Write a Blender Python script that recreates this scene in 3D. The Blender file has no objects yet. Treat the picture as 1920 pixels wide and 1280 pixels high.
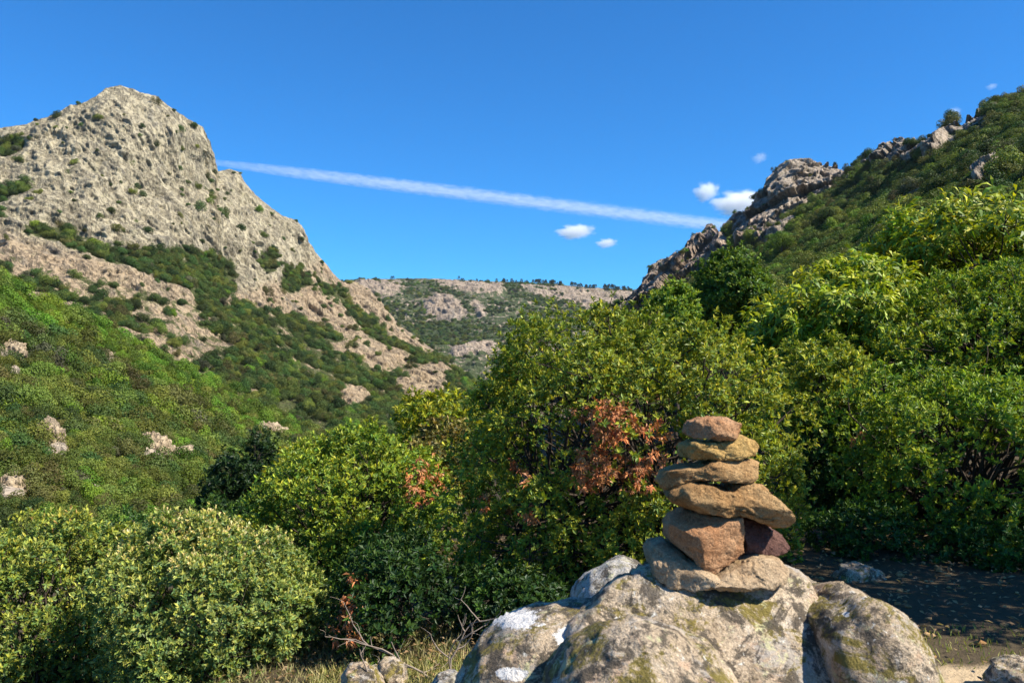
import bpy, math, random
import numpy as np
from mathutils import Vector, Matrix, Euler

scene = bpy.context.scene
C = scene.collection
rng = np.random.default_rng(7)
random.seed(7)

# ------------------------------------------------------------------ camera
W, H, F = 1920.0, 1280.0, 1598.0
HORIZON = 690.0
PITCH = math.atan((HORIZON - 640.0) / F)
CAM = np.array([0.0, 0.0, 1.6])
cam = bpy.data.cameras.new("camera")
cam.lens = 36.0 * F / W
cam.clip_start = 0.05
cam.clip_end = 60000.0
cam.dof.use_dof = True
cam.dof.focus_distance = 40.0
cam.dof.aperture_fstop = 13.0
cam_ob = bpy.data.objects.new("camera", cam)
cam_ob.location = CAM
cam_ob.rotation_euler = (math.pi / 2 + PITCH, 0, 0)
C.objects.link(cam_ob)
scene.camera = cam_ob

# ------------------------------------------------------------------ light
SUN_EL = math.radians(46)
SUN_AZ = math.radians(109)          # clockwise from +Y (the view direction)
sdir = Vector((math.sin(SUN_AZ) * math.cos(SUN_EL), math.cos(SUN_AZ) * math.cos(SUN_EL), math.sin(SUN_EL)))
sun = bpy.data.lights.new("sun", 'SUN')
sun.energy = 5.0
sun.angle = math.radians(0.5)
sun.color = (1.0, 0.93, 0.80)
sun_ob = bpy.data.objects.new("sun", sun)
sun_ob.rotation_euler = sdir.to_track_quat('Z', 'Y').to_euler()
C.objects.link(sun_ob)

world = bpy.data.worlds.new("World")
scene.world = world
world.use_nodes = True
wn = world.node_tree.nodes
wl = world.node_tree.links
wn.clear()
sky = wn.new("ShaderNodeTexSky")
sky.sky_type = 'NISHITA'
sky.sun_disc = False
sky.sun_elevation = SUN_EL
sky.sun_rotation = SUN_AZ
sky.altitude = 900
sky.air_density = 1.0
sky.dust_density = 0.2
sky.ozone_density = 2.5
hs = wn.new("ShaderNodeHueSaturation")
hs.inputs['Saturation'].default_value = 1.0
tint = wn.new("ShaderNodeMix")
tint.data_type = 'RGBA'
tint.blend_type = 'MULTIPLY'
tint.inputs[0].default_value = 1.0
tint.inputs[7].default_value = (0.16, 0.61, 1.02, 1.0)
bg = wn.new("ShaderNodeBackground")
bg.inputs['Strength'].default_value = 0.10
wo = wn.new("ShaderNodeOutputWorld")
wl.new(sky.outputs[0], hs.inputs['Color'])
wl.new(hs.outputs[0], tint.inputs[6])
wl.new(tint.outputs[2], bg.inputs['Color'])
wl.new(bg.outputs[0], wo.inputs['Surface'])

scene.view_settings.view_transform = 'Standard'
scene.view_settings.look = 'None'
scene.view_settings.exposure = 0.92
scene.view_settings.gamma = 1.0
scene.view_settings.use_curve_mapping = False
cy = scene.cycles
cy.max_bounces = 12
cy.diffuse_bounces = 3
cy.glossy_bounces = 2
cy.transmission_bounces = 4
cy.volume_bounces = 10
cy.transparent_max_bounces = 8
cy.use_denoising = True

# ------------------------------------------------------------------ helpers
def rays(px, py):
    x = (np.asarray(px, float) - W / 2) / F
    z = -(np.asarray(py, float) - H / 2) / F
    cp, sp = math.cos(PITCH), math.sin(PITCH)
    y = cp - sp * z
    zz = sp + cp * z
    return np.stack([x / y, np.ones_like(y), zz / y], -1)

def at(px, py, Y):
    """world point seen at pixel (px, py) of the 1920 wide photo, Y metres ahead"""
    return CAM + rays(px, py) * np.asarray(Y, float)[..., None]

def unit(a):
    return a / (np.linalg.norm(a, axis=-1, keepdims=True) + 1e-9)

def lin(r, g, b):
    def f(c):
        c /= 255.0
        return c / 12.92 if c <= 0.04045 else ((c + 0.055) / 1.055) ** 2.4
    return np.array([f(r), f(g), f(b)])

def tag(o, label=None, cat=None, group=None, kind=None):
    if label: o["label"] = label
    if cat: o["category"] = cat
    if group: o["group"] = group
    if kind: o["kind"] = kind
    return o

def empty(name, loc):
    o = bpy.data.objects.new(name, None)
    o.location = loc
    o.empty_display_size = 0.2
    C.objects.link(o)
    return o

def mesh_np(name, v, faces, n, mats, smooth=False, attrs=None, matidx=None):
    """mesh from a vertex array and an (m, n) face array"""
    me = bpy.data.meshes.new(name)
    v = np.ascontiguousarray(v, np.float32)
    faces = np.ascontiguousarray(faces, np.int32)
    m = len(faces)
    me.vertices.add(len(v))
    me.vertices.foreach_set("co", v.ravel())
    me.loops.add(m * n)
    me.loops.foreach_set("vertex_index", faces.ravel())
    me.polygons.add(m)
    me.polygons.foreach_set("loop_start", np.arange(0, m * n, n, dtype=np.int32))
    if matidx is not None:
        me.polygons.foreach_set("material_index", np.ascontiguousarray(matidx, np.int32))
    me.polygons.foreach_set("use_smooth", np.full(m, smooth, bool))
    me.update(calc_edges=True)
    for k, a in (attrs or {}).items():
        a = np.asarray(a, np.float32)
        if a.ndim == 2:
            if a.shape[1] == 3:
                a = np.concatenate([a, np.ones((len(a), 1), np.float32)], 1)
            at_ = me.attributes.new(k, 'FLOAT_COLOR', 'POINT')
            at_.data.foreach_set("color", np.ascontiguousarray(a).ravel())
        else:
            at_ = me.attributes.new(k, 'FLOAT', 'POINT')
            at_.data.foreach_set("value", np.ascontiguousarray(a))
    for mt in (mats if isinstance(mats, (list, tuple)) else [mats]):
        me.materials.append(mt)
    return me

def obj(name, me, parent=None, loc=None):
    o = bpy.data.objects.new(name, me)
    C.objects.link(o)
    if loc is not None: o.location = loc
    if parent is not None: o.parent = parent
    return o

# --- vectorised noise
_perm = np.random.default_rng(3).permutation(256)
_perm = np.concatenate([_perm, _perm, _perm])
_grad = np.random.default_rng(4).normal(size=(256, 3))
_grad /= np.linalg.norm(_grad, axis=1)[:, None]

def pnoise(p):
    i = np.floor(p).astype(np.int64)
    f = p - i
    u = f * f * f * (f * (f * 6 - 15) + 10)
    i &= 255
    out = 0.0
    for dx in (0, 1):
        wx = u[:, 0] if dx else 1 - u[:, 0]
        hx = _perm[(i[:, 0] + dx) & 255]
        for dy in (0, 1):
            wy = u[:, 1] if dy else 1 - u[:, 1]
            hy = _perm[hx + ((i[:, 1] + dy) & 255)]
            for dz in (0, 1):
                wz = u[:, 2] if dz else 1 - u[:, 2]
                g = _grad[_perm[hy + ((i[:, 2] + dz) & 255)]]
                out = out + wx * wy * wz * ((f[:, 0] - dx) * g[:, 0] + (f[:, 1] - dy) * g[:, 1] + (f[:, 2] - dz) * g[:, 2])
    return out * 1.5

def fbm(p, octv=4, gain=0.5):
    o, a, s = 0.0, 1.0, 0.0
    for k in range(octv):
        o = o + a * pnoise(p * 2 ** k + 17.3 * k)
        s += a
        a *= gain
    return o / s

def ridged(p, octv=4, gain=0.5):
    o, a, s = 0.0, 1.0, 0.0
    for k in range(octv):
        o = o + a * (1 - 2 * np.abs(pnoise(p * 2 ** k + 31.7 * k)))
        s += a
        a *= gain
    return o / s

def worley(p):
    i = np.floor(p).astype(np.int64)
    f = p - i
    f1 = np.full(len(p), 9.0); f2 = np.full(len(p), 9.0); idv = np.zeros(len(p))
    for dx in (-1, 0, 1):
        for dy in (-1, 0, 1):
            for dz in (-1, 0, 1):
                h = _perm[_perm[_perm[(i[:, 0] + dx) & 255] + ((i[:, 1] + dy) & 255)] + ((i[:, 2] + dz) & 255)]
                q = np.stack([dx + _perm[h + 1] / 255.0, dy + _perm[h + 57] / 255.0, dz + _perm[h + 111] / 255.0], 1)
                d = np.linalg.norm(q - f, axis=1)
                m = d < f1
                f2 = np.where(m, f1, np.minimum(f2, d))
                idv = np.where(m, _perm[h + 200] / 255.0, idv)
                f1 = np.where(m, d, f1)
    return f1, f2, idv

def inpoly(poly, x, y):
    poly = np.asarray(poly, float)
    x = np.asarray(x); y = np.asarray(y)
    c = np.zeros(x.shape, bool)
    j = len(poly) - 1
    for i in range(len(poly)):
        xi, yi = poly[i]; xj, yj = poly[j]
        if yi != yj:
            t = ((yi > y) != (yj > y)) & (x < (xj - xi) * (y - yi) / (yj - yi) + xi)
            c ^= t
        j = i
    return c

class Raster:
    """layout map over the view, 4 px cells, softened"""
    X0, Y0, S = -480, 0, 4
    def __init__(self, base):
        self.a = np.full((320, 800), float(base))
        yy, xx = np.mgrid[0:320, 0:800]
        self.x = xx * self.S + self.X0 + 2
        self.y = yy * self.S + self.Y0 + 2
    def poly(self, pts, v):
        self.a[inpoly(pts, self.x, self.y)] = v
        return self
    def ell(self, x, y, rx, ry, v):
        self.a[((self.x - x) / rx) ** 2 + ((self.y - y) / ry) ** 2 < 1] = v
        return self
    def blur(self, n):
        a = self.a
        for _ in range(n):
            b = np.pad(a, 1, mode='edge')
            a = (b[1:-1, 1:-1] * 2 + b[:-2, 1:-1] + b[2:, 1:-1] + b[1:-1, :-2] + b[1:-1, 2:]) / 6
        self.a = a
        return self
    def __call__(self, px, py):
        x = np.clip((np.asarray(px) - self.X0) / self.S - 0.5, 0, 798.99)
        y = np.clip((np.asarray(py) - self.Y0) / self.S - 0.5, 0, 318.99)
        i = x.astype(int); j = y.astype(int); fx = x - i; fy = y - j
        a = self.a
        return (a[j, i] * (1 - fx) + a[j, i + 1] * fx) * (1 - fy) + (a[j + 1, i] * (1 - fx) + a[j + 1, i + 1] * fx) * fy

def thin_plate(ctrl):
    c = np.asarray(ctrl, float)
    P = c[:, :2] / 300.0
    v = np.log(c[:, 2])
    n = len(P)
    def U(r2):
        return np.where(r2 > 1e-12, 0.5 * r2 * np.log(r2 + 1e-12), 0)
    K = U(((P[:, None] - P[None]) ** 2).sum(-1)) + np.eye(n) * 0.02
    A = np.zeros((n + 3, n + 3))
    A[:n, :n] = K
    A[:n, n] = 1; A[:n, n + 1:] = P
    A[n, :n] = 1; A[n + 1:, :n] = P.T
    w = np.linalg.solve(A, np.concatenate([v, np.zeros(3)]))
    def f(px, py):
        q = np.stack([px, py], -1) / 300.0
        o = w[n] + q @ w[n + 1:]
        for k in range(n):
            o = o + w[k] * U(((q - P[k]) ** 2).sum(-1))
        return np.exp(np.clip(o, math.log(c[:, 2].min() * 0.8), math.log(c[:, 2].max() * 1.2)))
    return f

# ------------------------------------------------------------------ node helpers
class NT:
    def __init__(self, name):
        self.m = bpy.data.materials.new(name)
        self.m.use_nodes = True
        self.n = self.m.node_tree.nodes
        self.l = self.m.node_tree.links
        self.n.clear()
        self.out = self.n.new("ShaderNodeOutputMaterial")
    def node(self, t, **kw):
        n = self.n.new(t)
        for k, v in kw.items():
            setattr(n, k, v)
        return n
    def link(self, a, b):
        self.l.new(a, b)
    def val(self, sock, v):
        if hasattr(v, "is_output") or isinstance(v, bpy.types.NodeSocket):
            self.link(v, sock)
        else:
            if sock.type == 'RGBA' and len(v) == 3:
                v = (*v, 1.0)
            sock.default_value = v
    def coord(self, scale=(1, 1, 1), out='Object', rot=(0, 0, 0)):
        t = self.node("ShaderNodeTexCoord")
        m = self.node("ShaderNodeMapping")
        m.inputs['Scale'].default_value = scale
        m.inputs['Rotation'].default_value = rot
        self.link(t.outputs[out], m.inputs['Vector'])
        return m.outputs[0]
    def noise(self, vec, scale, detail=6, rough=0.55, dist=0.0):
        n = self.node("ShaderNodeTexNoise")
        n.inputs['Scale'].default_value = scale
        n.inputs['Detail'].default_value = detail
        n.inputs['Roughness'].default_value = rough
        n.inputs['Distortion'].default_value = dist
        self.link(vec, n.inputs['Vector'])
        return n.outputs[0]
    def voro(self, vec, scale, feature='F1', out='Distance', rand=1.0):
        n = self.node("ShaderNodeTexVoronoi", feature=feature)
        n.inputs['Scale'].default_value = scale
        n.inputs['Randomness'].default_value = rand
        self.link(vec, n.inputs['Vector'])
        return n.outputs[out]
    def ramp(self, fac, a, b, lo=0.0, hi=1.0):
        n = self.node("ShaderNodeMapRange")
        n.interpolation_type = 'SMOOTHSTEP'
        self.val(n.inputs['Value'], fac)
        n.inputs['From Min'].default_value = a
        n.inputs['From Max'].default_value = b
        n.inputs['To Min'].default_value = lo
        n.inputs['To Max'].default_value = hi
        return n.outputs[0]
    def mix(self, fac, a, b, mode='MIX'):
        n = self.node("ShaderNodeMix", data_type='RGBA', blend_type=mode)
        self.val(n.inputs[0], fac)
        self.val(n.inputs[6], a)
        self.val(n.inputs[7], b)
        return n.outputs[2]
    def math(self, op, a, b=0.0):
        n = self.node("ShaderNodeMath", operation=op)
        self.val(n.inputs[0], a)
        self.val(n.inputs[1], b)
        return n.outputs[0]
    def attr(self, name, out='Fac'):
        n = self.node("ShaderNodeAttribute", attribute_name=name)
        return n.outputs[out]
    def bump(self, h, strength, dist):
        n = self.node("ShaderNodeBump")
        n.inputs['Strength'].default_value = strength
        n.inputs['Distance'].default_value = dist
        self.link(h, n.inputs['Height'])
        return n.outputs[0]
    def principled(self, col, rough=0.9, spec=0.2, normal=None):
        p = self.node("ShaderNodeBsdfPrincipled")
        self.val(p.inputs['Base Color'], col)
        self.val(p.inputs['Roughness'], rough)
        p.inputs['Specular IOR Level'].default_value = spec
        if normal is not None:
            self.link(normal, p.inputs['Normal'])
        self.link(p.outputs[0], self.out.inputs['Surface'])
        return p

def leaf_material(name, transl=0.24, rough=0.5, spec=0.28, objvar=False, sat=1.0):
    t = NT(name)
    col = t.attr("Col", 'Color')
    if objvar:
        oi = t.node("ShaderNodeObjectInfo")
        h = t.node("ShaderNodeHueSaturation")
        t.link(t.ramp(oi.outputs['Random'], 0, 1, 0.475, 0.525), h.inputs['Hue'])
        h.inputs['Saturation'].default_value = sat
        r2 = t.math('FRACT', t.math('MULTIPLY', oi.outputs['Random'], 7.31))
        t.link(t.ramp(r2, 0, 1, 0.6, 1.45), h.inputs['Value'])
        t.link(col, h.inputs['Color'])
        col = h.outputs[0]
    p = t.principled(col, rough, spec)
    tr = t.node("ShaderNodeBsdfTranslucent")
    tc = t.mix(1.0, col, (1.25, 1.25, 0.45), 'MULTIPLY')
    t.link(tc, tr.inputs['Color'])
    mx = t.node("ShaderNodeMixShader")
    mx.inputs[0].default_value = transl
    t.link(p.outputs[0], mx.inputs[1])
    t.link(tr.outputs[0], mx.inputs[2])
    t.link(mx.outputs[0], t.out.inputs['Surface'])
    return t.m

def bark_material(name, a, b):
    t = NT(name)
    v = t.coord((1, 1, 0.25))
    n = t.noise(v, 30, 5)
    t.principled(t.mix(n, a, b), 0.95, 0.1, t.bump(n, 0.6, 0.01))
    return t.m

M_LEAF = leaf_material("leaf")
M_LEAF_FAR = leaf_material("hill_leaf", transl=0.25, rough=0.6, spec=0.2, objvar=True)
M_BARK = bark_material("bark", (0.035, 0.027, 0.02), (0.085, 0.065, 0.05))
M_TWIG = bark_material("dead_wood", (0.16, 0.12, 0.09), (0.36, 0.29, 0.23))

def mountain_material(name, rock_a, rock_b, pink, under_a, under_b, scale, streak=True):
    """rock with cracks and stains; low growth and soil where the 'veg' attribute says so"""
    t = NT(name)
    v = t.coord((1, 1, 1))
    vs = t.coord((1, 1, 0.3))
    big = t.noise(v, 0.012 * scale, 5, 0.6)
    mid = t.noise(vs, 0.06 * scale, 8, 0.65, 0.6)
    fine = t.noise(v, 0.35 * scale, 6, 0.7)
    rock = t.mix(t.ramp(mid, 0.32, 0.68), rock_a, rock_b)
    rock = t.mix(t.math('MULTIPLY', t.attr("pink"), t.ramp(big, 0.2, 0.6, 0.55, 1.0)), rock, t.mix(mid, pink, [c * 0.8 for c in pink]))
    rock = t.mix(t.ramp(fine, 0.42, 0.3), rock, t.mix(0.35, rock, (0.05, 0.045, 0.04)))
    dark = t.noise(vs, 0.035 * scale, 6, 0.7, 1.2)
    rock = t.mix(t.ramp(dark, 0.53, 0.66, 0, 0.55), rock, (0.12, 0.115, 0.105))
    lichen = t.noise(v, 0.11 * scale, 5, 0.7)
    rock = t.mix(t.ramp(lichen, 0.55, 0.7, 0, 0.35), rock, (0.30, 0.29, 0.14))
    l1 = t.noise(t.coord((1, 1, 0.16), rot=(0.1, 0.12, 0.4)), 0.06 * scale, 5, 0.6, 0.4)
    l2 = t.noise(t.coord((1, 1, 0.5), rot=(0.6, -0.5, 0.1)), 0.16 * scale, 5, 0.6, 0.4)
    k1 = t.ramp(t.math('ABSOLUTE', t.math('SUBTRACT', l1, 0.5)), 0.0, 0.03)
    k2 = t.ramp(t.math('ABSOLUTE', t.math('SUBTRACT', l2, 0.47)), 0.0, 0.04, 0.3, 1.0)
    crack = t.math('MULTIPLY', k1, k2)
    rock = t.mix(t.math('MULTIPLY', t.math('SUBTRACT', 1.0, crack), 0.6), rock, (0.07, 0.06, 0.05))
    under = t.mix(t.noise(v, 0.12 * scale, 6, 0.7), under_a, under_b)
    vg = t.math('ADD', t.attr("veg"), t.ramp(t.noise(v, 0.09 * scale, 8, 0.7), 0.2, 0.8, -0.42, 0.42))
    col = t.mix(t.ramp(vg, 0.40, 0.60), rock, under)
    h = t.math('ADD', t.math('MULTIPLY', crack, 0.5), t.math('ADD', mid, t.math('MULTIPLY', fine, 0.6)))
    t.principled(col, 0.95, 0.1, t.bump(h, 0.8, 3.5 / scale))
    return t.m

# ------------------------------------------------------------------ mountains and hills
def relief(name, sil, bot, ctrl, nx, ny, veg, pink, mat, disp, back=(300, 0.8), x0=None, x1=None, teeth=None, nmix=0.45):
    sil = np.asarray(sil, float); bot = np.asarray(bot, float)
    xs = np.linspace(x0 if x0 is not None else sil[0, 0], x1 if x1 is not None else sil[-1, 0], nx)
    top = np.interp(xs, sil[:, 0], sil[:, 1])
    bt = np.interp(xs, bot[:, 0], bot[:, 1])
    if teeth:
        z0 = np.zeros_like(xs)
        a_ = np.interp(xs, [p[0] for p in teeth], [p[1] for p in teeth])
        top = top - a_ * (0.5 + ridged(np.stack([xs / 26.0, z0 + 4.2, z0], 1), 3, 0.6)) + a_ * 1.0
    t = np.linspace(0, 1, ny)
    PX = np.repeat(xs[None], ny, 0)
    PY = top[None] + t[:, None] * (bt - top)[None]
    f = thin_plate(ctrl)
    D = f(PX, PY)
    P = at(PX, PY, D)
    du = np.gradient(P, axis=1); dv = np.gradient(P, axis=0)
    Nn = np.cross(du, dv)
    Nn /= np.linalg.norm(Nn, axis=-1, keepdims=True) + 1e-9
    flip = (Nn * (P - CAM)).sum(-1) > 0
    Nn[flip] *= -1
    vg = veg(PX, PY); pk = pink(PX, PY)
    edge = np.clip(t / 0.05, 0.15, 1)[:, None]
    dl, dh = disp(P.reshape(-1, 3), vg.ravel(), PX.ravel(), PY.ravel())
    d = dl.reshape(PX.shape) * edge + dh.reshape(PX.shape) * np.clip(t / 0.03, 0.6, 1)[:, None]
    # move along a direction between the surface normal and the view, so that steep ground bulges rather than folds
    P = P + unit(0.8 * unit(CAM - P) + nmix * Nn) * d[..., None]
    nb = 26
    k = (np.arange(1, nb + 1) / nb)[::-1]
    ridge = P[0]
    out = ridge[None] * np.ones((nb, 1, 1))
    out[..., 1] += (k ** 1.3)[:, None] * back[0]
    out[..., 0] += 0.35 * (k ** 1.3)[:, None] * back[0] * np.sign(ridge[:, 0])[None]
    out[..., 2] -= (k ** 1.6)[:, None] * back[0] * back[1]
    nz = fbm(out.reshape(-1, 3) / (back[0] * 0.25), 4).reshape(nb, nx)
    out[..., 2] += nz * back[0] * 0.10 * (k[:, None] ** 0.7) - 0.02 * back[0] * (k[:, None] ** 0.5)
    V = np.concatenate([out, P], 0)
    vga = np.concatenate([np.repeat(vg[:1], nb, 0), vg], 0)
    pka = np.concatenate([np.repeat(pk[:1], nb, 0), pk], 0)
    n2 = nb + ny
    idx = np.arange(n2 * nx).reshape(n2, nx)
    fc = np.stack([idx[:-1, :-1], idx[1:, :-1], idx[1:, 1:], idx[:-1, 1:]], -1).reshape(-1, 4)
    base = np.array([V[..., 0].mean(), V[..., 1].mean(), V[..., 2].min()])
    me = mesh_np(name, V.reshape(-1, 3), fc, 4, mat, smooth=True, attrs={"veg": vga.ravel(), "pink": pka.ravel()})
    o = obj(name, me)
    tag(o, kind="structure")
    return dict(P=P, vg=vg, PX=PX, PY=PY)

def rockdisp(a0, s0, vegcut=0.75):
    """craggy relief: fluted walls, blocks and ledges on bare rock, gentle swells under growth"""
    def f(P, vg, px, py):
        q = P * np.array([1, 1, 0.55])
        w = np.stack([fbm(P / (s0 * 0.9) + 5, 3), fbm(P / (s0 * 0.9) + 9, 3), fbm(P / (s0 * 0.9) + 13, 3)], 1)
        q = q + w * s0 * 0.25
        d = a0 * fbm(P / s0, 4)
        rr = a0 * 0.50 * ridged(q / (s0 * 0.33), 5, 0.55)
        qv = (P + w * s0 * 0.05) * np.array([1, 1, 0.11])
        fl = a0 * 0.34 * ridged(qv / (s0 * 0.17) + 40, 3, 0.6) + a0 * 0.15 * ridged(qv / (s0 * 0.05) + 20, 3, 0.6)
        lay = (P + w * s0 * 0.08) @ np.array([[0.9, 0.2, 0.35], [0.1, 0.9, 0.1], [-0.5, 0.1, 2.2]]).T
        led = a0 * 0.08 * ridged(lay / (s0 * 0.16) + 60, 3, 0.6)
        f1, f2, idv = worley(q / (s0 * 0.16))
        b = a0 * 0.09 * (idv - 0.5 + 0.6 * np.clip((f2 - f1) * 3.0, 0, 1))
        f1, f2, idv = worley(q / (s0 * 0.055) + 3)
        b2 = a0 * 0.04 * (idv - 0.5 + 0.8 * np.clip((f2 - f1) * 3.0, 0, 1))
        b2 = b2 + a0 * 0.05 * fbm(P / (s0 * 0.04), 3)
        rock = 1 - vegcut * np.clip(vg, 0, 1)
        return d + rock * rr, rock * (fl + led + b + b2)
    return f

# left mountain
LM_SIL = [(-260, 262), (-60, 250), (0, 243), (50, 238), (85, 225), (110, 215), (125, 204), (150, 199), (180, 185), (200, 170), (225, 165),
          (250, 171), (265, 178), (290, 183), (320, 205), (350, 225), (374, 238), (389, 264), (397, 296), (402, 324), (425, 320),
          (445, 325), (457, 345), (475, 365), (500, 385), (530, 407), (555, 415), (568, 430), (575, 455), (590, 475), (610, 500),
          (625, 518), (640, 533), (662, 530), (690, 543), (705, 560), (720, 580), (745, 612), (790, 642), (850, 690), (900, 725), (1010, 790)]
LM_BOT = [(-260, 760), (0, 800), (500, 950), (1010, 1000)]
LM_CTRL = [(-260, 262, 780), (0, 243, 850), (225, 165, 930), (372, 241, 985), (400, 324, 1090), (445, 325, 1120), (560, 420, 1150),
           (640, 535, 1180), (700, 560, 1210), (850, 690, 1130), (1010, 790, 1000), (0, 400, 730), (225, 380, 815), (370, 400, 900), (500, 480, 1000),
           (0, 540, 610), (200, 560, 670), (400, 600, 770), (600, 650, 900), (750, 700, 950), (300, 700, 560), (500, 760, 620),
           (700, 790, 700), (850, 770, 820), (0, 800, 420), (500, 950, 380), (1000, 1000, 480), (-260, 760, 380), (-260, 480, 600)]
lm_veg = (Raster(0.05)
    .poly([(-480, 500), (0, 480), (300, 560), (450, 590), (640, 620), (640, 900), (-480, 900)], 0.44)
    .poly([(40, 436), (90, 430), (130, 436), (200, 470), (260, 482), (330, 468), (400, 472), (445, 500), (435, 540), (400, 585), (410, 600), (372, 590), (340, 555), (280, 525), (200, 503), (120, 468), (50, 452)], 0.82)
    .poly([(482, 475), (512, 472), (520, 500), (500, 520), (482, 505)], 0.9)
    .poly([(525, 505), (575, 500), (577, 535), (540, 560), (520, 535)], 0.85)
    .poly([(585, 522), (635, 540), (660, 580), (700, 612), (740, 640), (800, 660), (860, 700), (900, 760), (860, 760), (800, 700), (740, 660), (690, 640), (650, 612), (600, 560)], 0.9)
    .poly([(385, 578), (450, 578), (555, 590), (560, 612), (640, 618), (680, 650), (700, 690), (760, 715), (745, 745), (650, 722), (560, 740), (500, 735), (400, 695), (430, 665), (465, 640), (400, 612)], 0.60)
    .poly([(470, 745), (560, 715), (640, 720), (760, 690), (860, 700), (1010, 800), (1010, 1000), (400, 1000), (420, 760)], 0.72)
    .poly([(-30, 262), (40, 262), (50, 280), (20, 295), (-30, 290)], 0.75)
    .poly([(-30, 360), (75, 345), (80, 352), (20, 385), (-30, 390)], 0.7)
    .poly([(220, 305), (255, 300), (262, 318), (228, 318)], 0.6)
    .poly([(222, 365), (275, 363), (270, 376), (222, 376)], 0.6)
    .poly([(120, 320), (140, 305), (135, 335), (122, 340)], 0.6)
    .poly([(345, 355), (402, 355), (402, 365), (350, 368)], 0.6)
    .poly([(235, 420), (270, 412), (268, 425), (240, 435)], 0.6)
    .poly([(628, 650), (680, 645), (752, 665), (748, 690), (690, 688), (632, 668)], 0.08)
    .poly([(738, 715), (812, 686), (848, 700), (830, 748), (770, 755), (740, 735)], 0.10)
    .poly([(625, 745), (650, 728), (690, 735), (702, 770), (640, 780)], 0.1)
    .poly([(640, 535), (690, 545), (720, 585), (758, 632), (735, 632), (700, 600), (650, 570)], 0.12)
    .poly([(580, 560), (630, 560), (690, 640), (650, 640), (600, 600)], 0.2)
    .blur(7))
lm_pink = Raster(0.0).poly([(-480, 470), (0, 440), (130, 480), (300, 530), (450, 560), (620, 480), (1010, 500), (1010, 1000), (-480, 1000)], 1.0).blur(14)
M_LM = mountain_material("pale_granite", (0.25, 0.215, 0.145), (0.42, 0.365, 0.25), (0.38, 0.285, 0.185), (0.035, 0.055, 0.018), (0.10, 0.10, 0.04), 1.0)
LM = relief("left_mountain", LM_SIL, LM_BOT, LM_CTRL, 760, 420, lm_veg, lm_pink, M_LM, rockdisp(26, 170), back=(420, 0.75))

# left hillside: the wooded spur in front of it
LH_SIL = [(-300, 370), (-200, 425), (-60, 492), (0, 521), (30, 536), (60, 562), (110, 583), (180, 613), (230, 641), (300, 681), (350, 704), (430, 742), (520, 786), (600, 816), (700, 850), (900, 900)]
LH_BOT = [(-300, 1090), (900, 1090)]
LH_CTRL = [(-300, 370, 290), (0, 521, 345), (230, 641, 405), (430, 742, 470), (600, 816, 520), (900, 900, 560), (-250, 700, 190), (0, 700, 225), (230, 800, 235),
           (430, 860, 280), (600, 900, 330), (-250, 900, 125), (0, 900, 140), (230, 950, 150), (430, 960, 170), (600, 980, 200), (900, 1000, 250), (-300, 1090, 80), (300, 1090, 90), (900, 1090, 130)]
lh_veg = Raster(0.97)
OUTCROPS = [(14, 660, 26, 15), (45, 600, 22, 10), (212, 682, 20, 15), (186, 750, 10, 10), (90, 774, 9, 9), (93, 845, 27, 38), (298, 857, 36, 27),
            (18, 922, 26, 30), (301, 803, 10, 7), (347, 743, 8, 9), (506, 808, 30, 12), (148, 898, 8, 14), (172, 922, 14, 9), (8, 878, 10, 9), (24, 700, 9, 9), (250, 712, 8, 7)]
for (x, y, rx, ry) in OUTCROPS:
    lh_veg.ell(x, y, rx * 0.95 + 3, ry * 0.95 + 3, 0.2)
lh_veg.blur(1)
zero = Raster(0.6)
M_LH = mountain_material("wooded_slope", (0.33, 0.29, 0.22), (0.50, 0.45, 0.36), (0.45, 0.34, 0.25), (0.02, 0.035, 0.010), (0.065, 0.075, 0.025), 2.0)
LH = relief("left_hillside", LH_SIL, LH_BOT, LH_CTRL, 400, 260, lh_veg, zero, M_LH, rockdisp(5, 70, 0.9), back=(90, 0.55))

# right mountain with its crags
RM_SIL = [(1130, 590), (1170, 570), (1205, 548), (1218, 522), (1232, 497), (1255, 486), (1290, 476), (1303, 462), (1313, 440), (1325, 421), (1336, 424), (1345, 432), (1352, 441),
          (1365, 420), (1385, 405), (1412, 396), (1420, 371), (1440, 358), (1452, 331), (1470, 313), (1500, 306), (1525, 313), (1560, 322), (1600, 326),
          (1612, 301), (1640, 298), (1665, 281), (1680, 262), (1700, 257), (1712, 271), (1745, 261), (1770, 245), (1800, 236), (1840, 222), (1850, 206), (1890, 196), (1920, 192), (1990, 180), (2300, 120)]
RM_BOT = [(1130, 790), (1300, 800), (1600, 880), (2300, 900)]
RM_CTRL = [(1130, 590, 930), (1205, 545, 900), (1320, 430, 850), (1440, 360, 800), (1500, 306, 790), (1600, 326, 800), (1700, 260, 690), (1850, 206, 560), (1990, 180, 470), (2300, 120, 330),
           (1350, 520, 640), (1430, 480, 640), (1520, 420, 640), (1600, 400, 570), (1800, 330, 430), (2000, 300, 320), (1250, 600, 600), (1400, 560, 430), (1550, 500, 390), (1700, 430, 330),
           (1900, 400, 250), (2100, 400, 200), (1200, 720, 420), (1500, 690, 220), (1800, 640, 150), (2200, 640, 100), (1150, 790, 330), (1600, 880, 95), (2200, 900, 60)]
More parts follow.
